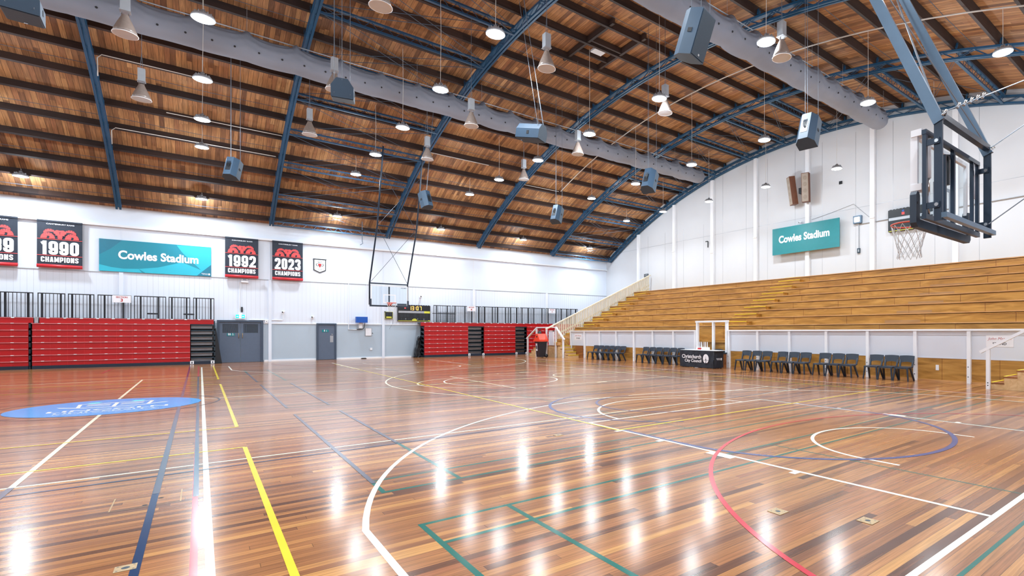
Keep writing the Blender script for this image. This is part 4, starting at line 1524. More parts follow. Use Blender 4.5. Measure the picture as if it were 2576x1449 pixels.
def cctv(loc, U, label):
    t = thing('security_camera', label, 'camera', loc)
    x, y, z = loc
    Uv = Vector(U)
    W2 = Vector((0, 0, 1)).cross(Uv)
    p = Vector(loc)
    mb = MB()
    mb.bar(p, p + Uv * .03, .11, .11)
    mb.tube([p + Uv * .03, p + Uv * .1 + Z3 * .02], .022, 8)
    mb.build('mount', 'whitep', t)
    mb = MB()
    a_ = p + Uv * .08 + Z3 * .06 + W2 * .06
    mb.tube([a_, a_ + Uv * .14 - W2 * .1 - Z3 * .03], .042, 12)
    body = mb.build('body', 'whitep', t, True)
    mb = MB()
    mb.tube([a_ + Uv * .138 - W2 * .098 - Z3 * .03, a_ + Uv * .146 - W2 * .103 - Z3 * .031], .034, 12)
    mb.build('lens', 'black', body)
cctv((-2.75, WA, 2.36), (0, -1, 0), 'white security camera on the wall left of the single door')
cctv((3.15, WA, 3.76), (0, -1, 0), 'grey-white security camera on the wall above the scoreboard')
cctv((-4.12, WA, 2.6), (0, -1, 0), 'white domed sensor on the conduit elbow by the double doors')
t = thing('notice_frame', 'white framed notice on the grey dado under the blue box', 'notice', (.13, WA - .02, 1.33))
mb = MB()
mb.box(-.05, WA - .03, 1.33, .31, WA, 1.81)
mb.build('frame', 'grey', t)
mb = MB()
mb.box(-.025, WA - .033, 1.355, .285, WA - .028, 1.785)
mb.build('sheet', 'ink_white', t)
t = thing('wall_socket', 'small white wall socket low on the grey dado', 'socket', (.28, WA - .02, .5))
mb = MB()
mb.box(.22, WA - .03, .49, .34, WA, .63)
mb.build('plate', 'whitep', t)
mb = MB()
mb.lathe([(0, .02), (.02, .02), (.025, 0)], (.36, WA - .05, 1.5), 8)
mb.v = [(x, WA - .005 - (z - 1.5), 1.5 + (y - WA + .05)) for x, y, z in mb.v]
tag(mb.build('wall_hook', 'black'), 'small black hook on the wall right of the white notice', 'hook')
t = thing('junction_box', 'small white switch box beside the top corner of the double doors', 'switch', (-4.84, WA - .03, 2.03))
mb = MB()
mb.box(-4.92, WA - .06, 2.05, -4.78, WA, 2.2)
mb.build('casing', 'whitep', t)
mb = MB()
mb.disc((-4.85, WA - .062, 2.125), .02, 10, X3, Z3)
mb.build('button', 'black', t)
mb = MB()
mb.box(-5.935, WA - .08, 2.6, -5.87, WA, 2.86)
tag(mb.build('wall_bracket', 'black'), 'narrow black bracket on the wall above the exit sign', 'bracket')
mb = MB()
mb.prism([(-.16, 0), (.16, 0), (.1, .05), (-.1, .05)], (-.15, WA - .18, 0), X3, Z3, (0, .1, 0))
tag(mb.build('door_stop', 'black'), 'small dark block on the floor under the blue box', 'door stop')
# pulley hanging by the far arch
t = thing('pulley', 'dark pulley block hanging under the eave by the far hoop', 'pulley', (-.45, 30.6, 6.9))
mb = MB()
mb.lathe([(.06, -.02), (.07, 0), (.06, .02), (.0, .02)], (-.45, 30.6, 7.3), 14)
mb.build('wheel', 'black', t)
mb = MB()
mb.tube([(-.45, 30.6, arch(s_of(30.6), R0 + .6)[1]), (-.45, 30.6, 6.75), (-.42, 30.6, 6.6), (-.55, 30.6, 6.5)], .018, 6)
mb.build('hook', 'wiredk', t)

# ------------------------------------------------------------------ retractable red bleachers
ZR = [.14, .335, .595, .855, 1.125, 1.385, 1.65, 1.93, 2.165]
def bleacher(label, x0, x1, cells, tops, yf=30.9, left_frame=False):
    """cells: list of (xa, xb, 'red' or 'open')"""
    t = thing('retractable_bleacher', label, 'bleacher', ((x0 + x1) / 2, yf, 0), 'red retractable bleachers')
    for xa, xb, kind in cells:
        if kind == 'red':
            for i in range(7):
                z0, z1 = ZR[i] + .012, ZR[i + 1]
                if i == 0:
                    z0 = .14
                mb = MB()
                mb.prism([(0.035, z0), (0.035, z1 - .03), (0, z1 - .03), (0, z1), (.12, z1), (.12, z0)], (xa, yf, 0), Y3, Z3, (xb - xa, 0, 0))
                mb.mat(1).box(xa, yf - .004, z1 - .02, xb, yf + .1, z1 + .004)
                mb.mat(2)
                n_ = max(2, int((xb - xa) / .47))
                for k_ in range(n_):
                    xx = xa + .25 + k_ * (xb - xa - .3) / n_
                    mb.box(xx, yf - .007, z1 - .016, xx + .09, yf + .05, z1 + .008)
                mb.mat(3)
                for k_ in range(1, n_):
                    xx = xa + k_ * (xb - xa) / n_
                    mb.box(xx - .003, yf + .033, z0, xx + .003, yf + .036, z1 - .03)
                mb.build('seat_row', ['red', 'redlt', 'whitep', 'bannerband'], t)
        else:
            for i in range(7):
                z1 = ZR[i + 1]
                mb = MB()
                mb.mat(0).box(xa + .01, yf + .05, z1 - .045, xb - .01, yf + .62, z1)
                mb.mat(1).box(xa + .01, yf + .3, z1 - .2, xb - .06, yf + .32, z1 - .06)
                mb.build('step_shelf', ['steel', 'grey'], t)
            mb = MB()
            mb.box(xa + .02, yf + .02, 0.02, xa + .13, yf + .6, .16)
            mb.build('roller_housing', 'steel', t)
            for xx in (xa - .02, xb - .12):
                mb = MB()
                mb.mat(0).box(xx, yf - .02, .02, xx + .14, yf + .0, .17)
                mb.mat(1).box(xx + .05, yf - .023, .04, xx + .09, yf - .019, .13)
                mb.build('floor_guide', ['whitep', 'steel'], t)
    mb = MB()
    mb.box(x0, yf + .01, 0.0, x1, yf + .12, .14)
    mb.build('kickboard', 'kick', t)
    for xa, xb in tops:
        mb = MB()
        mb.prism([(0.10, 1.945), (0.10, 2.14), (0.08, 2.14), (.08, 2.165), (.2, 2.165), (.2, 1.945)], (xa, yf, 0), Y3, Z3, (xb - xa, 0, 0))
        mb.mat(1).box(xa, yf + .076, 2.15, xb, yf + .19, 2.17)
        mb.mat(2)
        n_ = max(2, int((xb - xa) / .5))
        for k_ in range(n_):
            xx = xa + .2 + k_ * (xb - xa - .3) / n_
            mb.box(xx, yf + .07, 2.14, xx + .09, yf + .15, 2.18)
        mb.build('top_row', ['red', 'redlt', 'whitep'], t)
        mb = MB()
        mb.box(xa, yf + .2, 2.10, xb, yf + .74, 2.14)
        mb.build('top_deck', 'steel', t)
    ends = [x0, x1]
    for xe in ends:
        mb = MB()
        mb.box(xe - .0, yf + .12, 0, xe + .05, yf + .74, .12)
        mb.box(xe - .0, yf + .66, 0, xe + .05, yf + .74, 2.12)
        for i in range(7):
            mb.box(xe, yf + .10, ZR[i + 1] - .09, xe + .05, yf + .7, ZR[i + 1] - .02)
            mb.prism([(.12, ZR[i + 1] - .09), (.12, ZR[i + 1] - .2), (.5, ZR[i + 1] - .09)], (xe, yf, 0), Y3, Z3, (.05, 0, 0))
        mb.build('end_frame', 'steel', t)
    mb = MB()
    mb.box(x0 + .05, yf + .72, 0, x1 - .05, yf + .75, 2.1)
    mb.build('back_sheet', 'black', t)
    return t
bleacher('red retractable bleacher cut off by the left edge', -16.9, -13.13, [(-16.9, -13.13, 'red')], [(-16.9, -13.0)])
bleacher('long red retractable bleacher left of the double doors', -13.02, -7.05, [(-13.02, -7.95, 'red'), (-7.93, -7.05, 'open')], [(-12.83, -7.06)])
bleacher('red retractable bleacher with two open stair bays, right of the scoreboard', 3.12, 14.9, [(3.14, 5.94, 'red'), (5.96, 7.03, 'open'), (7.05, 9.34, 'red'), (9.36, 10.24, 'open'), (10.26, 14.9, 'red')], [(2.95, 14.95)])
mb = MB()
mb.box(-13.02 + .05, 31.0, 1.95, -12.86, 31.2, 2.2)
tag(mb.build('end_cap', 'grey'), 'pale grey cap between the two left red bleachers', 'cap')
# dark folded cover beside the right bleacher and leaning board by the double doors
mb = MB()
vs, fs = [], []
for i in range(13):
    v = i / 12
    for j in range(9):
        u = j / 8
        w_ = .42 * (1 - v * .75)
        vs.append((2.98 - w_ * (1 - u) + .04 * math.sin(j * 2.1 + i), 31.0 + .1 * math.sin(j * 1.7 + i * .6) * (1 - v) + .45 * u * .3, 1.3 * v))
for i in range(12):
    for j in range(8):
        fs.append((i * 9 + j, i * 9 + j + 1, (i + 1) * 9 + j + 1, (i + 1) * 9 + j))
o_ = len(vs)
vs += [(x + .02, y + .35, z) for x, y, z in vs]
fs += [tuple(q + o_ for q in f)[::-1] for f in fs]
for j in range(8):
    fs.append((j + 1, j, o_ + j, o_ + j + 1))
    fs.append((108 + j, 108 + j + 1, o_ + 109 + j, o_ + 108 + j))
for i in range(12):
    fs.append((i * 9, (i + 1) * 9, o_ + (i + 1) * 9, o_ + i * 9))
    fs.append(((i + 1) * 9 + 8, i * 9 + 8, o_ + i * 9 + 8, o_ + (i + 1) * 9 + 8))
mb.add(vs, fs)
tag(mb.build('bundled_cover', 'black', None, True), 'black bundled cover slumped at the left end of the right red bleacher', 'cover')
mb = MB()
mb.prism([(0, 0), (.27, 0), (.03, 1.75), (0, 1.75)], (-7.0, 31.05, 0), X3, Z3, (0, .5, 0))
tag(mb.build('leaning_board', 'black'), 'black board leaning between the long red bleacher and the double doors', 'board')

# guard rails along the top of the bleachers
def rail(x0, x1, zt, posts, label, group):
    t = thing('guard_rail', label, 'guard rail', ((x0 + x1) / 2, 31.3, 2.14), group)
    y = 31.3
    zb_ = 2.14
    mb = MB()
    mb.box(x0, y - .02, zt - .04, x1, y + .02, zt)
    mb.box(x0, y - .015, zb_ + .02, x1, y + .015, zb_ + .05)
    mb.box(x0, y - .012, zb_, x0 + .028, y + .012, zt)
    mb.box(x1 - .028, y - .012, zb_, x1, y + .012, zt)
    mb.build('frame', 'blackrail', t)
    mb = MB()
    n_ = int(round((x1 - x0) / .115))
    for i in range(1, n_):
        x = x0 + (x1 - x0) * i / n_
        mb.box(x - .009, y - .009, zb_ + .03, x + .009, y + .009, zt - .03)
    mb.build('bars', 'blackrail', t)
    for f in posts:
        x = x0 + (x1 - x0) * f
        mb = MB()
        mb.box(x - .03, y + .02, zb_, x + .03, y + .07, zt - .02)
        mb.build('post', 'blackrail', t)
    return t
LR = [(-14.95, -14.0), (-13.97, -13.05), (-12.93, -12.12), (-12.04, -11.23), (-11.13, -10.03), (-9.94, -8.83), (-8.74, -7.95), (-7.84, -7.03)]
ln = ['just outside the left edge', 'at the left edge', 'first on the long red bleacher from its left end', 'second on the long red bleacher from its left end', 'behind the section 3 sign, above the long red bleacher',
      'just right of the section 3 sign', 'second from the right end of the long red bleacher', 'at the right end of the long red bleacher beside the doors']
for (a0, a1), nm in zip(LR, ln):
    rail(a0, a1, 3.24, (.15, .83) if a1 - a0 < 1 else (.2, .75), 'black barred guard rail, ' + nm, 'guard rails over the left bleachers')
RRl = [(3.825, 4.94), (5.01, 6.12), (6.19, 7.02), (7.08, 8.0), (8.02, 9.0), (9.02, 9.82), (9.91, 10.73), (10.81, 11.93), (12.0, 13.12), (13.2, 14.0), (14.07, 14.8)]
for i, (a0, a1) in enumerate(RRl):
    rail(a0, a1, 3.265 + i * .006, (.2, .8), 'black barred guard rail, %s to the right of the scoreboard' % ORD[i + 1], 'guard rails over the right bleacher')
t = thing('rail_mesh', 'black square-mesh screen on the rail right of the scoreboard', 'screen', (4.7, 31.26, 2.14))
mb = MB()
for i in range(14):
    mb.box(4.1 + i * .085, 31.25, 2.14, 4.112 + i * .085, 31.262, 2.85)
for i in range(8):
    mb.box(4.1, 31.248, 2.2 + i * .085, 5.22, 31.26, 2.212 + i * .085)
mb.build('mesh', 'blackrail', t)
mb = MB()
mb.box(3.75, 31.235, 2.72, 5.24, 31.275, 2.76)
mb.build('top_bar', 'blackrail', t)
for x0, x1, z0, z1, nm, lb in ((-10.65, -10.04, 2.905, 3.225, '3', 'white SECTION 3 sign on the rail of the long red bleacher'),
                               (6.0, 6.59, 2.94, 3.27, '4', 'white SECTION 4 sign on the rail over the right red bleacher'),
                               (12.2, 12.79, 2.955, 3.28, '1', 'white SECTION 1 sign on the rail near the slatted screen')):
    t = thing('section_sign', lb, 'sign', ((x0 + x1) / 2, 31.24, z0), 'section signs on the rails')
    mb = MB()
    mb.box(x0, 31.24, z0, x1, 31.265, z1)
    mb.build('sign_panel', 'ink_white', t)
    mb = MB()
    cx = (x0 + x1) / 2
    mb.text('SECTION', (cx, 31.236, z1 - .075), UA, VA, (x1 - x0) * .62, .075, .02, True)
    mb.text(nm, (cx, 31.236, z0 + .11), UA, VA, None, .14, .03, True)
    mb.build('lettering', 'ink_red', t)
for x0, x1, z, lb in ((-9.5, -9.1, 2.42, 'short black bracket bar on the rail, nearer the section 3 sign'), (-8.2, -7.8, 2.42, 'short black bracket bar on the rail, nearer the double doors')):
    mb = MB()
    mb.box(x0, 31.23, z - .035, x1, 31.296, z + .035)
    for i in range(5):
        mb.disc((x0 + .04 + i * .08, 31.228, z), .01, 8, X3, Z3)
    tag(mb.build('bracket_bar', 'blackrail'), lb, 'bracket', 'bracket bars on the rails')

# ------------------------------------------------------------------ timber grandstand on the right
XB = 10.45
PITCH, RISE = .716, .359
TIERX = [16.09 - PITCH * i for i in range(8)]
TIERZ = [4.38 - RISE * i for i in range(8)]
YE, YS = 26.2, -1.0                 # far end and near end of the stand
st = thing('grandstand', 'tiered honey-coloured timber grandstand filling the right side', 'grandstand', (13.5, 12.5, 0))
fullx = TIERX + [10.62]
for i in range(8):
    x0 = TIERX[i]
    x1 = WB if i == 0 else TIERX[i - 1]
    z1 = TIERZ[i]
    zlow = TIERZ[i] - RISE if i < 7 else 1.1
    mb = MB()
    mb.mat(0).box(x0 + .03, YS, zlow - .05, x0 + .06, YE, z1 - .02)          # riser board
    mb.mat(0).box(x0 + .03, YS, z1 - .055, min(x1 + .04, WB - .01), YE, z1 - .002)          # seat deck
    mb.mat(1).box(x0, YS, z1 - .035, x0 + .05, YE, z1 + .002)               # nosing
    mb.mat(2)
    rnd = random.Random(40 + i)
    y = YS + rnd.random() * 2
    while y < YE:
        mb.box(x0 + .026, y - .006, zlow, x0 + .034, y + .006, z1 - .036)
        y += 2.1 + rnd.random() * .8
    mb.mat(3)
    for (yy, ww) in ((5.2 + i * .12, 1.2),):
        mb.box(x0 + .027, yy, zlow + .02, x0 + .0315, yy + ww, zlow + .12)
    mb.build('tier', ['stand', 'stand_pale', 'stand_dark', 'worn'], st)
# floor of the front walkway and the lower tiers hidden by the barrier
for i, (x0, x1, z) in enumerate(((10.50, 11.12, 1.14),)):
    mb = MB()
    mb.box(x0, YS, z - .05, x1, YE, z)
    mb.build('walkway', 'stand', st)
# the stand's end wall
mb = MB()
poly = [(10.5, 0)] + [p for i in range(7, -1, -1) for p in ((TIERX[i] + .05, TIERZ[i] - RISE - .06), (TIERX[i] + .05, TIERZ[i] - .06))] + [(WB - .01, TIERZ[0] - .06), (WB - .01, 0)]
mb.prism(poly, (0, YE - .06, 0), X3, Z3, (0, .05, 0))
mb.build('end_wall', 'stand_dark', st)
def aisle(y0, y1, half0, half1):
    for i in range(8):
        x, z = TIERX[i], TIERZ[i]
        mb = MB()
        mb.box(x - .004, y0 + half0, z - .006, x + .05, y0 + half0 + (y1 - y0) * .78, z + .006)
        mb.build('yellow_nosing', 'yellow', st)
        if i < 7:
            xs = x - .34
            mb = MB()
            mb.box(xs, y0, z - RISE + .003, x + .02, y1, z - RISE / 2 - .03)
            mb.mat(0).box(xs - .02, y0 - .02, z - RISE / 2 - .03, x + .02, y1 + .02, z - RISE / 2)
            so = mb.build('aisle_step', 'stand', st)
            mb = MB()
            mb.box(xs - .026, y0 - .02, z - RISE / 2 - .022, xs + .03, y1 + .02, z - RISE / 2 + .006)
            mb.build('yellow_nosing', 'yellow', so)
aisle(24.55, 25.75, .1, .1)
aisle(13.0, 14.2, .15, .1)
# corner steps from the far landing up to the first tier
for x0, x1, z, zb_ in ((10.36, 11.1, 1.5, 1.0), (9.74, 10.34, 1.13, .73)):
    mb = MB()
    mb.box(x0, 25.70, zb_, x1, 26.18, z)
    so = mb.build('corner_step', 'stand', st)
    mb = MB()
    mb.box(x0 - .006, 25.71, z - .02, x0 + .04, 26.0, z + .006)
    mb.build('yellow_nosing', 'yellow', so)
    mb = MB()
    mb.box(x0 - .3, 25.70, zb_ if zb_ < .8 else z - .36, x0 - .003, 26.02, z - .2)
    so = mb.build('corner_step', 'stand_pale', st)
    mb = MB()
    mb.box(x0 - .306, 25.71, z - .222, x0 - .25, 26.02, z - .194)
    mb.build('yellow_nosing', 'yellow', so)
# steps below the gate opening
for i, (x0, z) in enumerate(((10.9, 1.27), (10.72, .99), (10.56, .71))):
    mb = MB()
    mb.box(x0, 13.2, z - .2, x0 + .5, 15.05, z)
    so = mb.build('gate_step', 'stand_pale' if i else 'stand', st)
    mb = MB()
    mb.box(x0 - .01, 13.2, z - .02, x0 + .04, 13.2 + .55 + .25 * i, z + .006)
    mb.build('yellow_nosing', 'yellow', so)
mb = MB()
mb.box(10.62, 13.2, 0, 10.66, 15.05, 1.2)
mb.build('gate_back_panel', 'stand', st)
# slatted pine screen along the far end
t = thing('slatted_screen', 'pale slatted timber screen sloping down the far end of the grandstand', 'screen', (13.4, 26.3, 0))
ysn = 26.3
def ztop(x):
    return 1.72 + (x - 8.95) * (5.72 - 1.72) / (17.8 - 8.95)
mb = MB()
x = 9.75
while x < 17.7:
    zb_ = .72 if x < 10.5 else max(.72, TIERZ[0] - RISE * ((16.09 - x) / PITCH + 1) - .2)
    mb.box(x - .035, ysn - .02, zb_, x + .035, ysn + .02, ztop(x) - .05)
    x += .135
mb.build('slats', 'pine', t)
mb = MB()
mb.bar((9.0, ysn, ztop(9.0)), (17.75, ysn, ztop(17.75)), .12, .07)
mb.build('top_rail', 'pine', t)
mb = MB()
mb.bar((9.75, ysn + .04, .95), (10.6, ysn + .04, .95), .04, .09)
for f in (0.1, 0.6):
    mb.bar((10.0, ysn + .05, ztop(10.0) - 1.0 + f * .5), (17.7, ysn + .05, ztop(17.7) - 1.0 + f * .5), .05, .09)
mb.build('cross_rail', 'pine', t)

# white barrier along the front
PY = [25.62, 24.13, 22.6, 21.06, 19.55, 18.06, 16.57, 15.13, 13.15, 11.64, 10.14, 8.6, 7.07, 5.53, 4.02, 2.5, 1.0]
def barrier(ys_, label, y_lo, y_hi):
    t = thing('stand_barrier', label, 'barrier', (XB, (y_lo + y_hi) / 2, 0))
    for a_, b in zip(ys_[:-1], ys_[1:]):
        mb = MB()
        mb.box(XB + .02, b, .745, XB + .05, a_, 1.6)
        mb.mat(1).box(XB - .002, b, 1.46, XB + .02, a_, 1.6)
        mb.mat(1).box(XB + .005, b, .73, XB + .02, a_, .76)
        mb.build('white_panel', ['panelw', 'panelw'], t)
        mb = MB()
        mb.box(XB + .02, b, 0.0, XB + .05, a_, .745)
        mb.mat(1).box(XB + .015, (a_ + b) / 2 - .004, 0, XB + .021, (a_ + b) / 2 + .004, .74)
        mb.mat(2).box(XB + .0, b, 0, XB + .02, a_, .05)
        mb.build('plywood_panel', ['stand', 'stand_dark', 'stand_pale'], t)
    for y in ys_:
        mb = MB()
        mb.mat(0).box(XB - .09, y - .05, 0, XB + .02, y + .05, 1.60)
        mb.mat(1)
        for z in (.2, .5):
            mb.disc((XB - .092, y + .01, z), .016, 10, Y3, Z3)
        mb.build('post', ['whitep', 'steel'], t)
    mb = MB()
    mb.box(XB - .11, min(ys_) - .05, 1.595, XB + .08, max(ys_) + .05, 1.65)
    mb.build('top_rail', 'whitep', t)
    return t
barrier(PY[:8], 'white barrier with plywood skirting, stretch left of the white gate frame', 15.1, 25.7)
barrier(PY[8:], 'white barrier with plywood skirting, stretch right of the white gate frame', 0, 13.2)
t = thing('gate_frame', 'tall white open gate frame in the grandstand barrier behind the table', 'gate', (XB, 14.14, 0))
for y, w in ((15.0, .05), (14.03, .045), (13.27, .05)):
    mb = MB()
    mb.box(XB - .1, y - w, 0, XB + .02, y + w, 2.06)
    mb.build('post', 'whitep', t)
mb = MB()
mb.box(XB - .11, 13.2, 2.0, XB + .03, 15.08, 2.08)
mb.build('head_rail', 'whitep', t)
mb = MB()
mb.box(XB - .02, 13.3, .66, XB + .05, 15.0, .72)
mb.mat(1).box(XB + .02, 13.3, 0, XB + .05, 15.0, .66)
mb.build('kick_panel', ['steel', 'stand_dark'], t)
mb = MB()
mb.box(XB + .008, 4.86, .35, XB + .02, 4.95, .52)
tag(mb.build('socket_plate', 'whitep'), 'small white socket on the plywood skirting right of the last chairs', 'socket')
for y0, y1, z0, z1, lb in ((3.6, 2.93, 1.12, 1.46, 'white stand-name sign behind the sloping rail at the right edge'), (25.3, 24.5, 1.08, 1.45, 'small white stand-name sign at the far left end of the barrier')):
    t = thing('stand_sign', lb, 'sign', (XB, (y0 + y1) / 2, z0))
    mb = MB()
    mb.box(XB + .008, y1, z0, XB + .019, y0, z1)
    mb.build('sign_panel', 'ink_white', t)
    mb = MB()
    O = Vector((XB + .004, (y0 + y1) / 2, z0 + (z1 - z0) * .68))
    mb.mat(0).text('John Matson', O, UB + 0 * VB, (VB + UB * .35).normalized(), abs(y0 - y1) * .84, (z1 - z0) * .3, -.01, True)
    mb.mat(1).text('STAND', (XB + .004, (y0 + y1) / 2, z0 + (z1 - z0) * .28), UB, VB, abs(y0 - y1) * .5, (z1 - z0) * .22, .015, True)
    mb.build('lettering', ['ink_red', 'ink_dark'], t)

# steps and handrails at the two ends of the barrier
def stair(name, label, x0, x1, ya, dirn, n, run=.29, rise=.18, y_end=None):
    t = thing(name, label, 'steps', ((x0 + x1) / 2, ya, 0))
    for i in range(n):
        y0 = ya + dirn * run * i
        y1 = (y_end if y_end is not None else ya + dirn * run * (i + 1)) if i == n - 1 else ya + dirn * run * (i + 1)
        lo, hi = min(y0, y1), max(y0, y1)
        z = rise * (i + 1)
        mb = MB()
        mb.mat(0).box(x0 + .02, lo, 0, x1, hi, z - .03)
        mb.mat(1).box(x0, lo - (.02 if dirn > 0 else 0), z - .03, x1 + .01, hi + (.02 if dirn < 0 else 0), z)
        so = mb.build('step', ['plyx', 'stand_dark'], t)
        mb = MB()
        yn = y0 - dirn * .022
        mb.box(x0 + .01, min(yn, yn + dirn * .06), z - .028, x1, max(yn, yn + dirn * .06), z + .004)
        mb.build('yellow_nosing', 'yellow', so)
    return t
stair('landing_steps', 'timber steps with yellow nosings at the far left end of the barrier', 9.52, 10.3, 24.6, 1, 4, y_end=28.2)
stair('landing_steps', 'plain timber steps behind the red-lidded bin', 9.52, 10.3, 29.35, -1, 3)
stair('landing_steps', 'pale plywood steps with yellow nosings at the right edge', 9.16, 10.3, 3.12, -1, 9)
mb = MB()
mb.box(10.32, 24.2, 0, 10.36, 25.0, .74)
mb.build('side_box', 'stand_dark', None)
tag(bpy.data.objects['side_box'], 'brown plywood box end beside the far left steps', 'panel')
mb = MB()
mb.box(9.60, 26.4, .725, 9.64, 26.9, 1.62)
mb.mat(1).box(9.58, 26.36, .725, 9.66, 26.42, 1.66).box(9.58, 26.86, .725, 9.66, 26.92, 1.66).box(9.58, 26.36, 1.60, 9.66, 26.92, 1.67)
o = mb.build('screen_panel', ['panelw', 'whitep'])
tag(o, 'narrow white framed panel behind the red-lidded bin', 'panel')
def handrail(label, pts, posts, x):
    t = thing('handrail', label, 'handrail', (x, posts[0][0], 0))
    for y, z in posts:
        mb = MB()
        mb.mat(0).box(x - .045, y - .045, 0, x + .045, y + .045, z)
        mb.mat(1)
        for zz in (.1, .17):
            mb.disc((x - .047, y, zz), .016, 10, Y3, Z3)
        mb.build('post', ['whitep', 'steel'], t)
    mb = MB()
    for (y0, z0), (y1, z1) in zip(pts[:-1], pts[1:]):
        mb.bar((x, y0, z0), (x, y1, z1), .1, .075)
    mb.build('rail', 'whitep', t)
handrail('white handrail with sloping ends around the landing by the bin', [(29.5, 1.13), (28.15, 1.86), (25.85, 1.86), (24.9, 1.10)], [(29.38, 1.18), (28.2, 1.83), (26.95, 1.83), (25.85, 1.83), (25.02, 1.17)], 9.45)
handrail('white sloping handrail over the steps at the right edge', [(3.36, 1.0), (1.2, 2.28)], [(3.17, 1.08), (1.5, 2.05)], 9.1)

# ------------------------------------------------------------------ wheelie bin, bag
t = thing('wheelie_bin', 'black wheelie bin with an orange-red lid by the white handrail', 'bin', (8.75, 26.3, 0))
bx, by = 8.72, 26.4
mb = MB()
z0, z1 = .03, .98
b0, b1 = .20, .27
vs = [(bx + sx * b, by + sy * b, z) for z, b in ((z0, b0), (z1, b1)) for sx, sy in ((-1, -1), (1, -1), (1, 1), (-1, 1))]
mb.add(vs, [(3, 2, 1, 0), (4, 5, 6, 7), (0, 1, 5, 4), (1, 2, 6, 5), (2, 3, 7, 6), (3, 0, 4, 7)])
mb.box(bx - .29, by - .29, .93, bx + .29, by + .29, .99)
mb.build('bin_body', 'binblk', t)
mb = MB()
mb.box(bx - .34, by - .34, .98, bx + .34, by + .34, 1.10)
mb.prism([(-.32, 0), (.32, 0), (.10, .36), (-.10, .36)], (bx - .30, by, 1.10), Y3, Z3, (.6, 0, 0))
mb.build('bin_lid', 'binred', t)
mb = MB()
sl = Vector((0, .22, .36)).normalized()
mb.disc((bx - .303, by + .0, 1.28), .07, 16, Y3, Z3, .055)
mb.build('slot', 'hole', t)
mb = MB()
mb.mat(0).poly([(-.09, -.24), (.09, -.24), (.09, .22), (-.09, .22)], (bx - .262, by + .08, .65), UB, (Vector((-.07, 0, .95))).normalized())
mb.mat(1).poly([(-.06, -.10), (-.02, -.15), (.03, -.15), (.06, -.1), (.06, .04), (.02, .1), (-.03, .1), (-.06, .04)], (bx - .266, by + .08, .65), UB, (Vector((-.07, 0, .95))).normalized())
mb.mat(2).poly([(-.07, .16), (.07, .16), (.07, .2), (-.07, .2)], (bx - .266, by + .08, .65), UB, (Vector((-.07, 0, .95))).normalized())
mb.build('sticker', ['ink_white', 'ink_dark', 'ink_red'], t)
for s in (-1, 1):
    mb = MB()
    mb.lathe([(.03, -.03), (.1, -.03), (.11, 0), (.1, .03), (.03, .03)], (0, 0, 0), 18)
    mb.v = [(bx + .24 + x, by - .0 + s * .24 + z, .11 + y) for x, y, z in mb.v]
    mb.build('wheel', 'black', t, True)
t = thing('kit_bag', 'tall dark bag with straps standing behind the bin', 'bag', (9.8, 28.7, .5))
mb = MB()
mb.lathe([(0, 0), (.15, .0), (.17, .1), (.14, .5), (.17, .8), (.12, 1.0), (.04, 1.1), (0, 1.1)], (9.9, 28.6, .55), 12)
for i in range(5):
    a_ = i * 1.25
    mb.tube([(9.9 + .05 * math.cos(a_), 28.6 + .05 * math.sin(a_), 1.4), (9.9 - .1 * math.cos(a_), 28.6 - .13 * math.sin(a_), 1.84)], .014, 6)
    mb.bar((9.9 - .1 * math.cos(a_), 28.6 - .13 * math.sin(a_), 1.8), (9.9 - .16 * math.cos(a_), 28.6 - .15 * math.sin(a_), 1.88), .07, .04)
mb.build('bag_body', 'black', t, True)
mb = MB()
mb.tube([(9.75, 28.5, 1.45), (9.72, 28.45, 1.2), (9.75, 28.5, .95)], .03, 6)
mb.build('strap', 'brown', t, True)

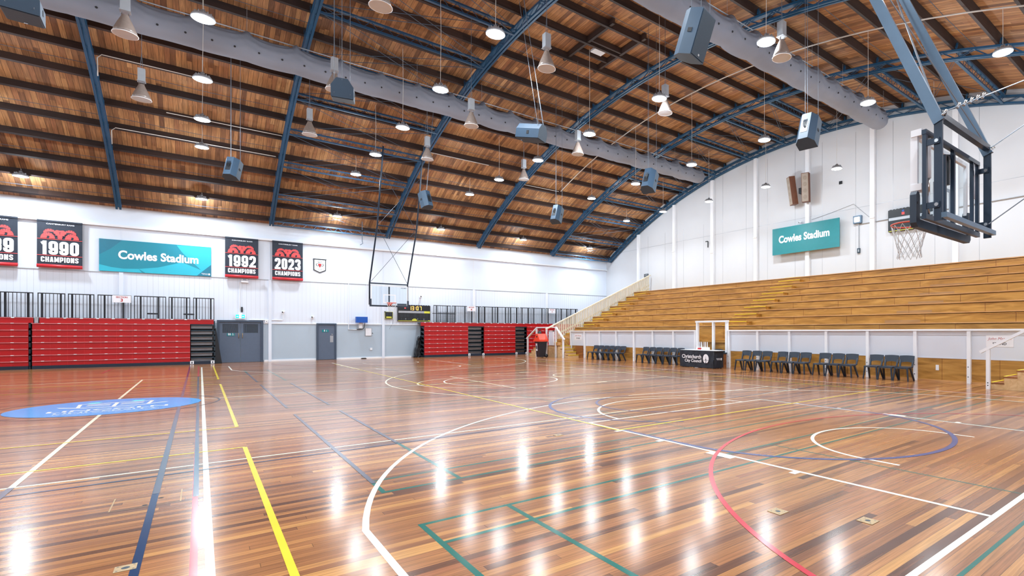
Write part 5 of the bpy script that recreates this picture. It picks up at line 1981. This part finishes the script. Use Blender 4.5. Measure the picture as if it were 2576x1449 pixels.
# ------------------------------------------------------------------ chairs along the barrier
def make_chair(label):
    t = thing('stacking_chair', label, 'chair', (0, 0, 0), 'dark moulded chairs along the barrier')
    # front of the chair faces -X
    mb = MB()
    NXs, NYs = 10, 8
    vs = []
    for i in range(NXs + 1):
        u = i / NXs
        x = -.21 + .42 * u
        for j in range(NYs + 1):
            v = j / NYs * 2 - 1
            wv = .205 + .015 * (1 - u)
            z = .435 - .015 * (1 - v * v) * math.sin(PI * min(1, u * 1.1)) - .02 * max(0, .12 - u) / .12 + .012 * max(0, u - .85) / .15
            vs.append((x, v * wv, z))
    fs = [(i * (NYs + 1) + j, (i + 1) * (NYs + 1) + j, (i + 1) * (NYs + 1) + j + 1, i * (NYs + 1) + j + 1) for i in range(NXs) for j in range(NYs)]
    o_ = len(vs)
    top = list(vs)
    vs += [(x, y, z - .028) for x, y, z in top]
    fs += [tuple(q + o_ for q in f)[::-1] for f in fs]
    rim_ = [i * (NYs + 1) for i in range(NXs + 1)] + [NXs * (NYs + 1) + j for j in range(1, NYs + 1)] + [i * (NYs + 1) + NYs for i in range(NXs - 1, -1, -1)] + [j for j in range(NYs - 1, 0, -1)]
    for p, q in zip(rim_, rim_[1:] + rim_[:1]):
        fs.append((p, q, q + o_, p + o_))
    mb.add(vs, fs)
    mb.box(-.19, -.19, .385, .17, -.165, .415)
    mb.box(-.19, .165, .385, .17, .19, .415)
    mb.box(-.2, -.19, .385, -.175, .19, .415)
    mb.build('seat', 'chair', t, True)
    mb = MB()
    # two uprights and a curved panel with an arched lower edge
    for s in (-1, 1):
        mb.bar((.20, s * .185, .42), (.235, s * .19, .56), .05, .035, (1, 0, 0))
        mb.bar((.235, s * .19, .55), (.27, s * .2, .66), .06, .03, (1, 0, 0))
    n_ = 12
    vs, fs = [], []
    for j in range(n_ + 1):
        v = j / n_ * 2 - 1
        y = v * .225
        cur = .035 * (1 - v * v)
        zlo = .545 + .05 * (1 - v * v)
        zhi = .80 - .012 * v * v
        for q in range(4):
            f = q / 3
            z = zlo + (zhi - zlo) * f
            vs.append((.235 + cur + (z - .55) * .2, y, z))
    for j in range(n_):
        for q in range(3):
            a_ = j * 4 + q
            fs.append((a_, a_ + 1, a_ + 5, a_ + 4))
    o_ = len(vs)
    vs += [(x + .022, y, z) for x, y, z in vs]
    fs += [tuple(q + o_ for q in f)[::-1] for f in fs]
    ring_ = [j * 4 for j in range(n_ + 1)] + [n_ * 4 + q for q in (1, 2, 3)] + [j * 4 + 3 for j in range(n_ - 1, -1, -1)] + [2, 1]
    for p, q in zip(ring_, ring_[1:] + ring_[:1]):
        fs.append((q, p, p + o_, q + o_))
    mb.add(vs, fs)
    mb.build('backrest', 'chair', t)
    for s in (-1, 1):
        mb = MB()
        mb.bar((-.185, s * .185, .415), (-.225, s * .225, 0), .045, .05, (1, 0, 0), .034, .038)
        mb.build('leg', 'chair', t)
        mb = MB()
        mb.bar((.06, s * .18, .415), (.25, s * .225, 0), .05, .075, (1, 0, 0), .036, .05)
        mb.build('leg', 'chair', t)
    return t
chair0 = make_chair('x')
chairs = []
grp = [('row of six at the far left', [22.7 - .49 * i for i in range(6)], 9.97),
       ('row of six beside the black table', [18.35 - .495 * i for i in range(6)], 9.93),
       ('trio just right of the table', [11.87, 11.35, 10.86], 9.7),
       ('second trio right of the table', [10.17, 9.67, 9.18], 9.72),
       ('third trio right of the table', [8.44, 7.94, 7.45], 9.78),
       ('last trio, nearest the wall socket', [6.63, 6.15, 5.67], 9.85)]
first = True
for nm, ys_, x in grp:
    for i, y in enumerate(ys_):
        lb = 'dark moulded chair, %s from left, %s' % (ORD[i + 1], nm)
        if first:
            first = False
            c = chair0
            c.location, c['label'] = (x, y, 0), lb
            c.rotation_euler = (0, 0, D(2))
        else:
            c = dup(chair0, (x, y, 0), D(random.uniform(-1, 1)), lb)
for y, lb in ((14.5, 'dark chair mostly hidden behind the table, left of the gate post'), (13.7, 'dark chair mostly hidden behind the table, right of the gate post')):
    dup(chair0, (10.09, y, 0), 0, lb)

# ------------------------------------------------------------------ scorer's table
tx0, tx1, ty0, ty1, tz = 9.3, 9.9, 13.06, 15.04, .75
t = thing('folding_table', 'long white-topped folding table under the black council cloth', 'table', ((tx0 + tx1) / 2, 14.05, 0))
mb = MB()
mb.box(tx0 + .02, ty0 + .02, tz - .05, tx1 + .04, ty1 - .02, tz - .014)
mb.box(tx0 + .01, ty0 - .12, tz + .004, tx1 + .06, ty1, tz + .016)
mb.build('tabletop', 'whitep', t)
for x in (tx0 + .1, tx1 - .05):
    for y in (ty0 + .15, ty1 - .15):
        mb = MB()
        mb.tube([(x, y, tz - .05), (x, y, 0)], .016, 8)
        mb.build('leg', 'grey', t)
ct = thing('table_cover', 'black fitted table cover printed Christchurch City Council', 'tablecloth', (tx0, 14.05, 0))
mb = MB()
nc = 60
vs, fs = [], []
for i in range(nc + 1):
    y = ty1 - (ty1 - ty0) * i / nc
    for j in range(9):
        f = j / 8
        z = tz * (1 - f) + .02 * f
        d = .010 * math.sin(i * .62 + j * .55) * (.3 + .7 * math.sin(PI * min(1, f + .15))) + .006 * math.sin(i * .23 - j)
        vs.append((tx0 - .012 - d - .01 * f, y, z))
for i in range(nc):
    for j in range(8):
        a_ = i * 9 + j
        fs.append((a_, a_ + 1, a_ + 10, a_ + 9))
o_ = len(vs)
ns = 22
for yy, sg in ((ty0, -1), (ty1, 1)):
    b_i = len(vs)
    for i in range(ns + 1):
        x = tx0 - .012 + (tx1 - tx0 + .02) * i / ns
        for j in range(9):
            f = j / 8
            z = tz * (1 - f) + .02 * f
            d = .012 * math.sin(i * .9 + j * .4) * math.sin(PI * min(1, f + .1))
            vs.append((x, yy + sg * (.006 + d * .6), z))
    for i in range(ns):
        for j in range(8):
            a_ = b_i + i * 9 + j
            f = (a_, a_ + 9, a_ + 10, a_ + 1)
            fs.append(f if sg < 0 else f[::-1])
mb.add(vs, fs)
mb.box(tx0 - .012, ty0, tz - .012, tx1, ty1, tz + .002)
mb.build('cloth', 'cloth', ct, False)
mb = MB()
xf = tx0 - .045
wid = ty1 - ty0
mb.mat(0).text('Christchurch', (xf, ty1 - wid * .08, .40), UB, VB, wid * .58, .17, .025)
mb.mat(0).text('City Council', (xf, ty1 - wid * .165, .20), UB, VB, wid * .50, .17, .025)
council_logo(mb, (xf, ty1 - wid * .69, .21), UB, VB, .40, 0, 1)
mb.mat(0).text('Christchurch', (tx0 + .12, ty0 - .03, .40), X3, Z3, .26, .045, .025)
mb.mat(0).text('City Council', (tx0 + .16, ty0 - .03, .35), X3, Z3, .22, .045, .025)
council_logo(mb, (tx0 + .39, ty0 - .03, .34), X3, Z3, .11, 0, 1)
mb.build('lettering', ['ink_white', 'cloth'], ct)
t = thing('arrow_stand', 'white possession-arrow holder with a red arrow and paddles on the table', 'scoring kit', (9.5, 14.1, tz))
zt = tz + .016
mb = MB()
mb.box(9.45, 13.55, zt, 9.6, 14.22, zt + .13)
mb.build('holder', 'whitep', t)
mb = MB()
mb.poly([(0, .03), (.14, .03), (.14, .0), (.24, .065), (.14, .13), (.14, .10), (0, .10)], (9.448, 14.12, zt), UB, VB)
mb.build('arrow_print', 'ink_red', t)
for i, y in enumerate((14.16, 14.06, 13.97, 13.93, 13.82, 13.73, 13.63)):
    mb = MB()
    mb.bar((9.53, y, zt + .12), (9.53, y + (.02 if i == 3 else 0), zt + .36), .035, .012, (1, 0, 0))
    mb.build('paddle', 'whitep', t)
t = thing('table_case', 'dark slab between the table and the gate post', 'bench', (10.1, 13.4, 0))
mb = MB()
mb.box(9.98, 13.2, .60, 10.34, 13.44, .66)
mb.build('top', 'steel', t)
mb = MB()
mb.box(10.0, 13.22, 0, 10.32, 13.26, .6)
mb.build('leg', 'stand_dark', t)

# ------------------------------------------------------------------ gable wall fittings
t = thing('stadium_sign', 'green-teal Cowles Stadium sign on the gable wall above the grandstand', 'sign', (WB - .3, 13.8, 5.9))
xs = WB - .34
mb = MB()
mb.box(xs, 11.87, 5.9, xs + .03, 15.83, 7.38)
mb.build('sign_panel', 'tealg', t)
mb = MB()
mb.text('Cowles Stadium', (xs - .004, 15.83 - 3.96 * .105, 5.9 + 1.48 * .42), UB, VB, 3.96 * .76, 1.48 * .28, .034)
mb.build('lettering', 'ink_white', t)
mb = MB()
for y in (12.6, 13.85, 15.1):
    mb.box(xs + .03, y - .04, 6.1, WB, y + .04, 6.2)
    mb.box(xs + .03, y - .04, 7.1, WB, y + .04, 7.2)
mb.build('mounting_frame', 'stand_pale', t)
t = thing('column_speakers', 'pair of brown column speakers on a bracket high on the gable wall', 'loudspeaker', (WB - .3, 14.0, 8.5))
mb = MB()
mb.box(WB - .55, 13.75, 9.0, WB - .16, 14.05, 9.3)
mb.build('bracket', 'black', t)
for yc_, yw, tl_ in ((14.43, -34, 8), (13.62, 16, 4)):
    R = Matrix.Translation((WB - .55, yc_, 9.23)) @ Matrix.Rotation(D(yw), 4, 'Z') @ Matrix.Rotation(D(-tl_), 4, 'Y')
    mb = MB()
    mb.box(-.16, -.19, -.76, .16, .19, .76)
    mb.v = [tuple(R @ Vector(p)) for p in mb.v]
    cab = mb.build('cabinet', 'brown', t)
    mb = MB()
    mb.mat(0).box(-.168, -.165, -.73, -.158, .165, .73)
    mb.mat(1)
    for z in (-.5, -.17, .17, .5):
        mb.disc((-.170, 0, z), .11, 18, Y3, Z3)
    mb.v = [tuple(R @ Vector(p)) for p in mb.v]
    gd = plain('darker_beige_cloth', (146, 134, 122), .8) if yc_ > 14 else gd  # slightly darker beige for the round discs on the grille cloth
    mb.build('grille', ['grillec', gd], cab)
t = thing('wall_speaker', 'small square grey wall speaker right of the gable-wall sign', 'loudspeaker', (WB - .1, 11.05, 6.97))
mb = MB()
mb.box(WB - .14, 10.86, 6.98, WB, 11.27, 7.36)
mb.build('casing', 'bluegrey', t)
mb = MB()
mb.prism([(.03, .0), (.27, 0), (.3, .03), (.3, .24), (.27, .27), (.03, .27), (0, .24), (0, .03)], (WB - .15, 11.22, 7.03), UB, VB, (.02, 0, 0))
mb.build('speaker_face', 'ink_white', t)
t = thing('wall_switch', 'small dark switch box below the square wall speaker', 'switch', (WB - .05, 11.03, 5.5))
mb = MB()
mb.box(WB - .07, 10.96, 5.5, WB, 11.1, 5.74)
mb.build('casing', 'steel', t)
mb = MB()
mb.box(WB - .08, 10.99, 5.56, WB - .07, 11.05, 5.68)
mb.build('button', 'grey', t)
for pts, lb in (([(11.03, 6.98), (11.03, 5.74)], 'thin conduit between the square wall speaker and the switch'),
                ([(11.05, 6.93), (9.5, 6.95), (3.0, 7.0)], 'grey conduit running right behind the gable scoreboard'),
                ([(13.6, 7.6), (12.6, 7.75), (11.3, 8.0), (10.9, 7.6), (10.4, 7.1)], 'loose cable looping above the square wall speaker')):
    mb = MB()
    mb.tube([(WB - .03, y, z) for y, z in pts], .006 if 'loose' in lb else .022, 6)
    tag(mb.build('wall_conduit', 'grey' if 'loose' not in lb else 'wire'), lb, 'conduit', 'conduits on the gable wall')
cctv((WB, 14.2, 7.5), (-1, 0, 0), 'security camera perched at the top of the gable-wall sign')
mb = MB()
mb.box(WB - .06, 11.9, 9.15, WB, 12.05, 9.3)
tag(mb.build('sensor_box', 'black'), 'small black box high on the gable wall right of the column speakers', 'sensor')
mb = MB()
mb.bar((WB - .2, 20.75, 7.4), (WB - .2, 20.75, 7.0), .05, .05)
mb.bar((WB - .2, 20.75, 7.4), (WB - .2, 20.95, 7.4), .05, .05, (1, 0, 0))
tag(mb.build('wall_hook', 'black'), 'small black hook on the second white gable post from the far end', 'hook')
t = thing('name_plate', 'tiny black plate on the gable wall beside the slatted screen top', 'plate', (WB - .02, 26.9, 5.5))
mb = MB()
mb.box(WB - .03, 26.65, 5.62, WB, 27.1, 5.85)
mb.mat(1)
for z in (5.68, 5.74, 5.79):
    mb.poly([(0, 0), (.34, 0), (.34, .025), (0, .025)], (WB - .032, 27.04, z), UB, VB)
mb.build('plate', ['black', 'grey'], t)
t = thing('scoreboard', 'black scoreboard on the gable wall behind the near hoop', 'scoreboard', (WB - .1, 8.6, 6.3))
mb = MB()
mb.box(WB - .16, 7.55, 6.3, WB - .006, 9.56, 7.32)
for i in range(13):
    mb.box(WB - .16, 7.6 + i * .15, 7.32, WB - .1, 7.7 + i * .15, 7.345)
mb.build('casing', 'black', t)
mb = MB()
xf = WB - .163
mb.mat(0).poly([(0, 0), (1.95, 0), (1.95, .13), (0, .13)], (xf, 9.53, 6.82), UB, VB)
mb.mat(1).poly([(0, 0), (1.97, 0), (1.97, .025), (0, .025)], (xf, 9.54, 6.31), UB, VB)
mb.mat(2).poly([(0, 0), (.13, 0), (.13, .12), (0, .12)], (xf, 8.95, 7.03), UB, VB)
mb.mat(3).disc((xf, 8.885, 7.21), .05, 12, UB, VB)
mb.mat(4)
for y in (8.6, 8.35, 8.05, 7.8):
    seg7(mb, '8', Vector((xf, y, 6.99)), UB, VB, .15, .24, .02)
mb.build('face_print', ['grey', 'yellowlab', 'bannerred', 'bluebox', 'segment'], t)

# ------------------------------------------------------------------ near hoop (seen from behind)
HX = .08
t = thing('basketball_hoop', 'ceiling-hung basketball hoop seen from behind, close at upper right', 'basketball hoop', (HX, 1.2, 2.9))
PL, PR = -.85, .92
KZ = 4.07
for x, zt_, yt in ((PL, 10.6, 3.62), (PR, 10.8, 3.7)):
    mb = MB()
    mb.bar((x, .94, 2.86), (x, .94, KZ), .09, .03, (1, 0, 0))
    mb.build('hanger_post', 'navysteel', t)
    mb = MB()
    mb.bar((x, .93, KZ - .05), (x * .98, yt, zt_), .12, .06, (1, 0, 0))
    mb.build('roof_arm', 'bluegrey', t)
mb = MB()
mb.bar((PL, .94, KZ + .04), (PR, .94, KZ + .04), .07, .07)
mb.build('cross_tie', 'navysteel', t)
mb = MB()
mb.bar((PL - .02, .875, 2.92), (PR + .02, .875, 2.92), .06, .06)
mb.build('bottom_beam', 'bluegrey', t)
for z in (3.8, 3.05):
    for x, s in ((PL, -1), (PR, 1)):
        mb = MB()
        mb.bar((x - .026, .92, z), (x - .026, 1.10, z), .018, .07)
        mb.mat(1)
        mb.tube([(x - .045, .95, z), (x + .03, .95, z)], .022, 10)
        mb.build('link_bracket', ['navysteel', 'chrome'], t)
mb = MB()
fy = 1.08
for x, w in ((-.93, .05), (.92, .05), (-.32, .04), (-.02, .055), (.70, .035)):
    mb.box(HX - .02 + x - w / 2, fy - .022, 2.92, HX - .02 + x + w / 2, fy + .022, 3.95 if abs(x) > .5 or x == -.02 else 3.8)
mb.box(HX - .98, fy - .026, 3.91, HX + .93, fy + .026, 3.965)
mb.box(HX - .98, fy - .026, 2.90, HX + .93, fy + .026, 2.96)
mb.build('support_frame', 'navysteel', t)
mb = MB()
mb.bar((-.1, fy + .04, 3.82), (-.1, fy + .04, 3.45), .09, .05, (1, 0, 0))
mb.bar((-.2, fy + .04, 3.8), (.0, fy + .04, 3.84), .05, .05)
mb.build('latch', 'black', t)
for x in (-.72, .84):
    mb = MB()
    mb.tube([(x, fy + .02, 2.95), (x, fy + .02, 3.42)], .022, 10)
    mb.mat(1).tube([(x, fy + .02, 3.42), (x, fy + .02, 3.9)], .035, 10)
    mb.build('gas_strut', ['chrome', 'whitep'], t, True)
bd = MB()
BW, BZ0, BZ1 = .89, 2.9, 3.97
mb = MB()
mb.box(HX - BW, 1.205, BZ0, HX + BW, 1.222, BZ1)
gl = mb.build('backboard', 'glass', t)
mb = MB()
frame4(mb, HX - BW, BZ0, HX + BW, BZ1, .05, 1.195, 1.235)
for z0, z1 in ((3.93, 4.01), (3.27, 3.35)):
    mb.box(HX - BW - .03, 1.13, z0, HX - BW + .12, 1.25, z1)
mb.box(HX - BW - .02, 1.18, 3.1, HX - BW + .03, 1.26, 3.93)
mb.box(HX - BW + .06, 1.12, 3.2, HX - BW + .12, 1.16, 4.02)
mb.build('white_edge', 'whitep', gl)
mb = MB()
frame4(mb, HX - .3, 3.05, HX + .3, 3.5, .05, 1.2225, 1.224)
mb.build('target_square', 'whitep', gl)
mb = MB()
pdp = [(-.97, 3.25), (-.97, 2.84), (.97, 2.84), (.97, 3.25), (.90, 3.25), (.90, 2.91), (-.90, 2.91), (-.90, 3.25)]
mb.prism([(-.95, 3.22), (-.925, 3.26), (-.865, 3.26), (-.84, 3.22), (-.84, 2.93), (.84, 2.93), (.84, 3.22), (.865, 3.26), (.925, 3.26), (.95, 3.22), (.95, 2.88), (.90, 2.83), (-.90, 2.83), (-.95, 2.88)],
         (HX, 1.175, 0), X3, Z3, (0, .075, 0))
mb.mat(1)
for x in (-.6, -.2, .2, .6):
    mb.disc((HX + x, 1.21, 2.828), .014, 10)
mb.disc((HX - .92, 1.174, 3.12), .018, 10, X3, Z3)
mb.build('edge_padding', ['pad', 'hole'], gl)
def rim_net(t, cx, cy, sgn):
    mb = MB()
    mb.tube([(cx + .228 * math.cos(a_), cy + .228 * math.sin(a_), 3.05) for a_ in [2 * PI * i / 28 for i in range(28)]], .011, 8, True)
    yb_ = cy - sgn * .36
    for s in (-1, 1):
        mb.bar((cx + s * .12, cy - sgn * .19, 3.045), (cx + s * .1, yb_, 3.0), .02, .03)
    mb.box(cx - .1, min(yb_, yb_ + sgn * .03), 2.93, cx + .1, max(yb_, yb_ + sgn * .03), 3.06)
    r_ = mb.build('rim', 'rim', t, True)
    mb = MB()
    n_ = 12
    lev = [(.228, 3.04), (.205, 2.93), (.175, 2.83), (.150, 2.74), (.140, 2.66), (.150, 2.58)]
    for s in (-1, 1):
        for i in range(n_):
            pts = []
            for k_, (r, z) in enumerate(lev):
                a_ = 2 * PI * (i + s * k_ * .5) / n_
                jit = .006 * math.sin(i * 3.1 + k_ * 1.7)
                pts.append((cx + (r + jit) * math.cos(a_), cy + (r + jit) * math.sin(a_), z + jit))
            mb.tube(pts, .0042, 5)
    mb.build('net', 'net', r_)
rim_net(t, HX, 1.63, 1)
mb = MB()
mb.tube([(PL + .02, .9, KZ + .06), (.9, .48, 4.9), (3.2, -.3, 6.9)], .008, 5)
mb.tube([(PR, .9, KZ + .04), (2.4, .3, 5.1), (4.0, -.3, 6.2)], .008, 5)
mb.tube([(.45, .8, 2.97), (1.7, .1, 3.9), (3.0, -.6, 4.9)], .008, 5)
mb.tube([(PL, .95, KZ + .08), (PR - .03, 2.35, 7.5)], .012, 5)
mb.tube([(PR, .95, KZ + .08), (PL + .03, 2.35, 7.5)], .009, 5)
mb.build('stay_cable', 'wire', t)
mb = MB()
for f in (.15, .22, .29, .36, .43):
    p = Vector((PL + .02, .9, KZ + .06)).lerp(Vector((.9, .48, 4.9)), f)
    mb.tube([p + Vector((0, 0, -.015)), p + Vector((.05, -.01, .05))], .018, 6)
mb.tube([(PL - .06, .88, KZ), (PL - .0, .86, KZ + .06), (PL + .08, .9, KZ + .04)], .016, 6)
mb.tube([(PR - .03, .9, KZ), (PR + .07, .88, KZ + .05)], .016, 6)
mb.build('cable_clamps', 'chrome', t, True)

# ------------------------------------------------------------------ far hoop
t = thing('basketball_hoop', 'distant ceiling-hung basketball hoop facing the camera before the banner wall', 'basketball hoop', (0, 26.8, 2.9))
FY = 26.8
for x in (-.93, .93):
    mb = MB()
    mb.tube([(x, FY + .12, 2.95), (x, FY + .12, 4.05), (x, 25.45, 6.7), (x * .98, 24.65, 9.6), (x * .98, 24.45, 10.3)], .038, 8)
    mb.build('hanging_pole', 'navysteel', t, True)
for y, z in ((FY + .1, 4.05), (25.5, 6.75)):
    mb = MB()
    mb.tube([(-.93, y, z), (.93, y, z)], .033, 8)
    mb.build('cross_bar', 'navysteel', t)
mb = MB()
for s in (-1, 1):
    mb.tube([(s * .9, FY + .05, 4.1), (-s * .9, 25.5, 6.7)], .010, 5)
    mb.tube([(s * .9, 25.5, 6.75), (-s * .9, 24.7, 9.2)], .008, 5)
mb.build('cross_wire', 'wiredk', t)
mb = MB()
mb.box(-.9, FY, 2.9, .9, FY + .015, 3.95)
gl = mb.build('backboard', 'glass', t)
mb = MB()
frame4(mb, -.9, 2.9, .9, 3.95, .045, FY - .012, FY + .025)
frame4(mb, -.3, 3.05, .3, 3.5, .05, FY - .004, FY - .002)
mb.build('white_edge', 'bluegrey' if False else 'whitep', gl)
mb = MB()
mb.text('ACROMAT', (.87, FY - .004, 3.83), -X3 * -1, Z3, .3, .05, .02)
mb.v = [(x - .32, y, z) for x, y, z in mb.v]
mb.build('lettering', 'ink_dark', gl)
mb = MB()
mb.prism([(-.95, 3.25), (-.87, 3.25), (-.87, 2.94), (.87, 2.94), (.87, 3.2), (.95, 3.2), (.95, 2.86), (-.95, 2.86)], (0, FY - .03, 0), X3, Z3, (0, .08, 0))
mb.build('edge_padding', 'pad', gl)
mb = MB()
mb.box(-.035, FY + .06, 2.95, .035, FY + .12, 3.9)
mb.box(.4, FY + .05, 2.98, .86, FY + .1, 3.05)
mb.build('support_frame', 'navysteel', t)
rim_net(t, 0, FY - .375, -1)
print('objects', len(bpy.data.objects))
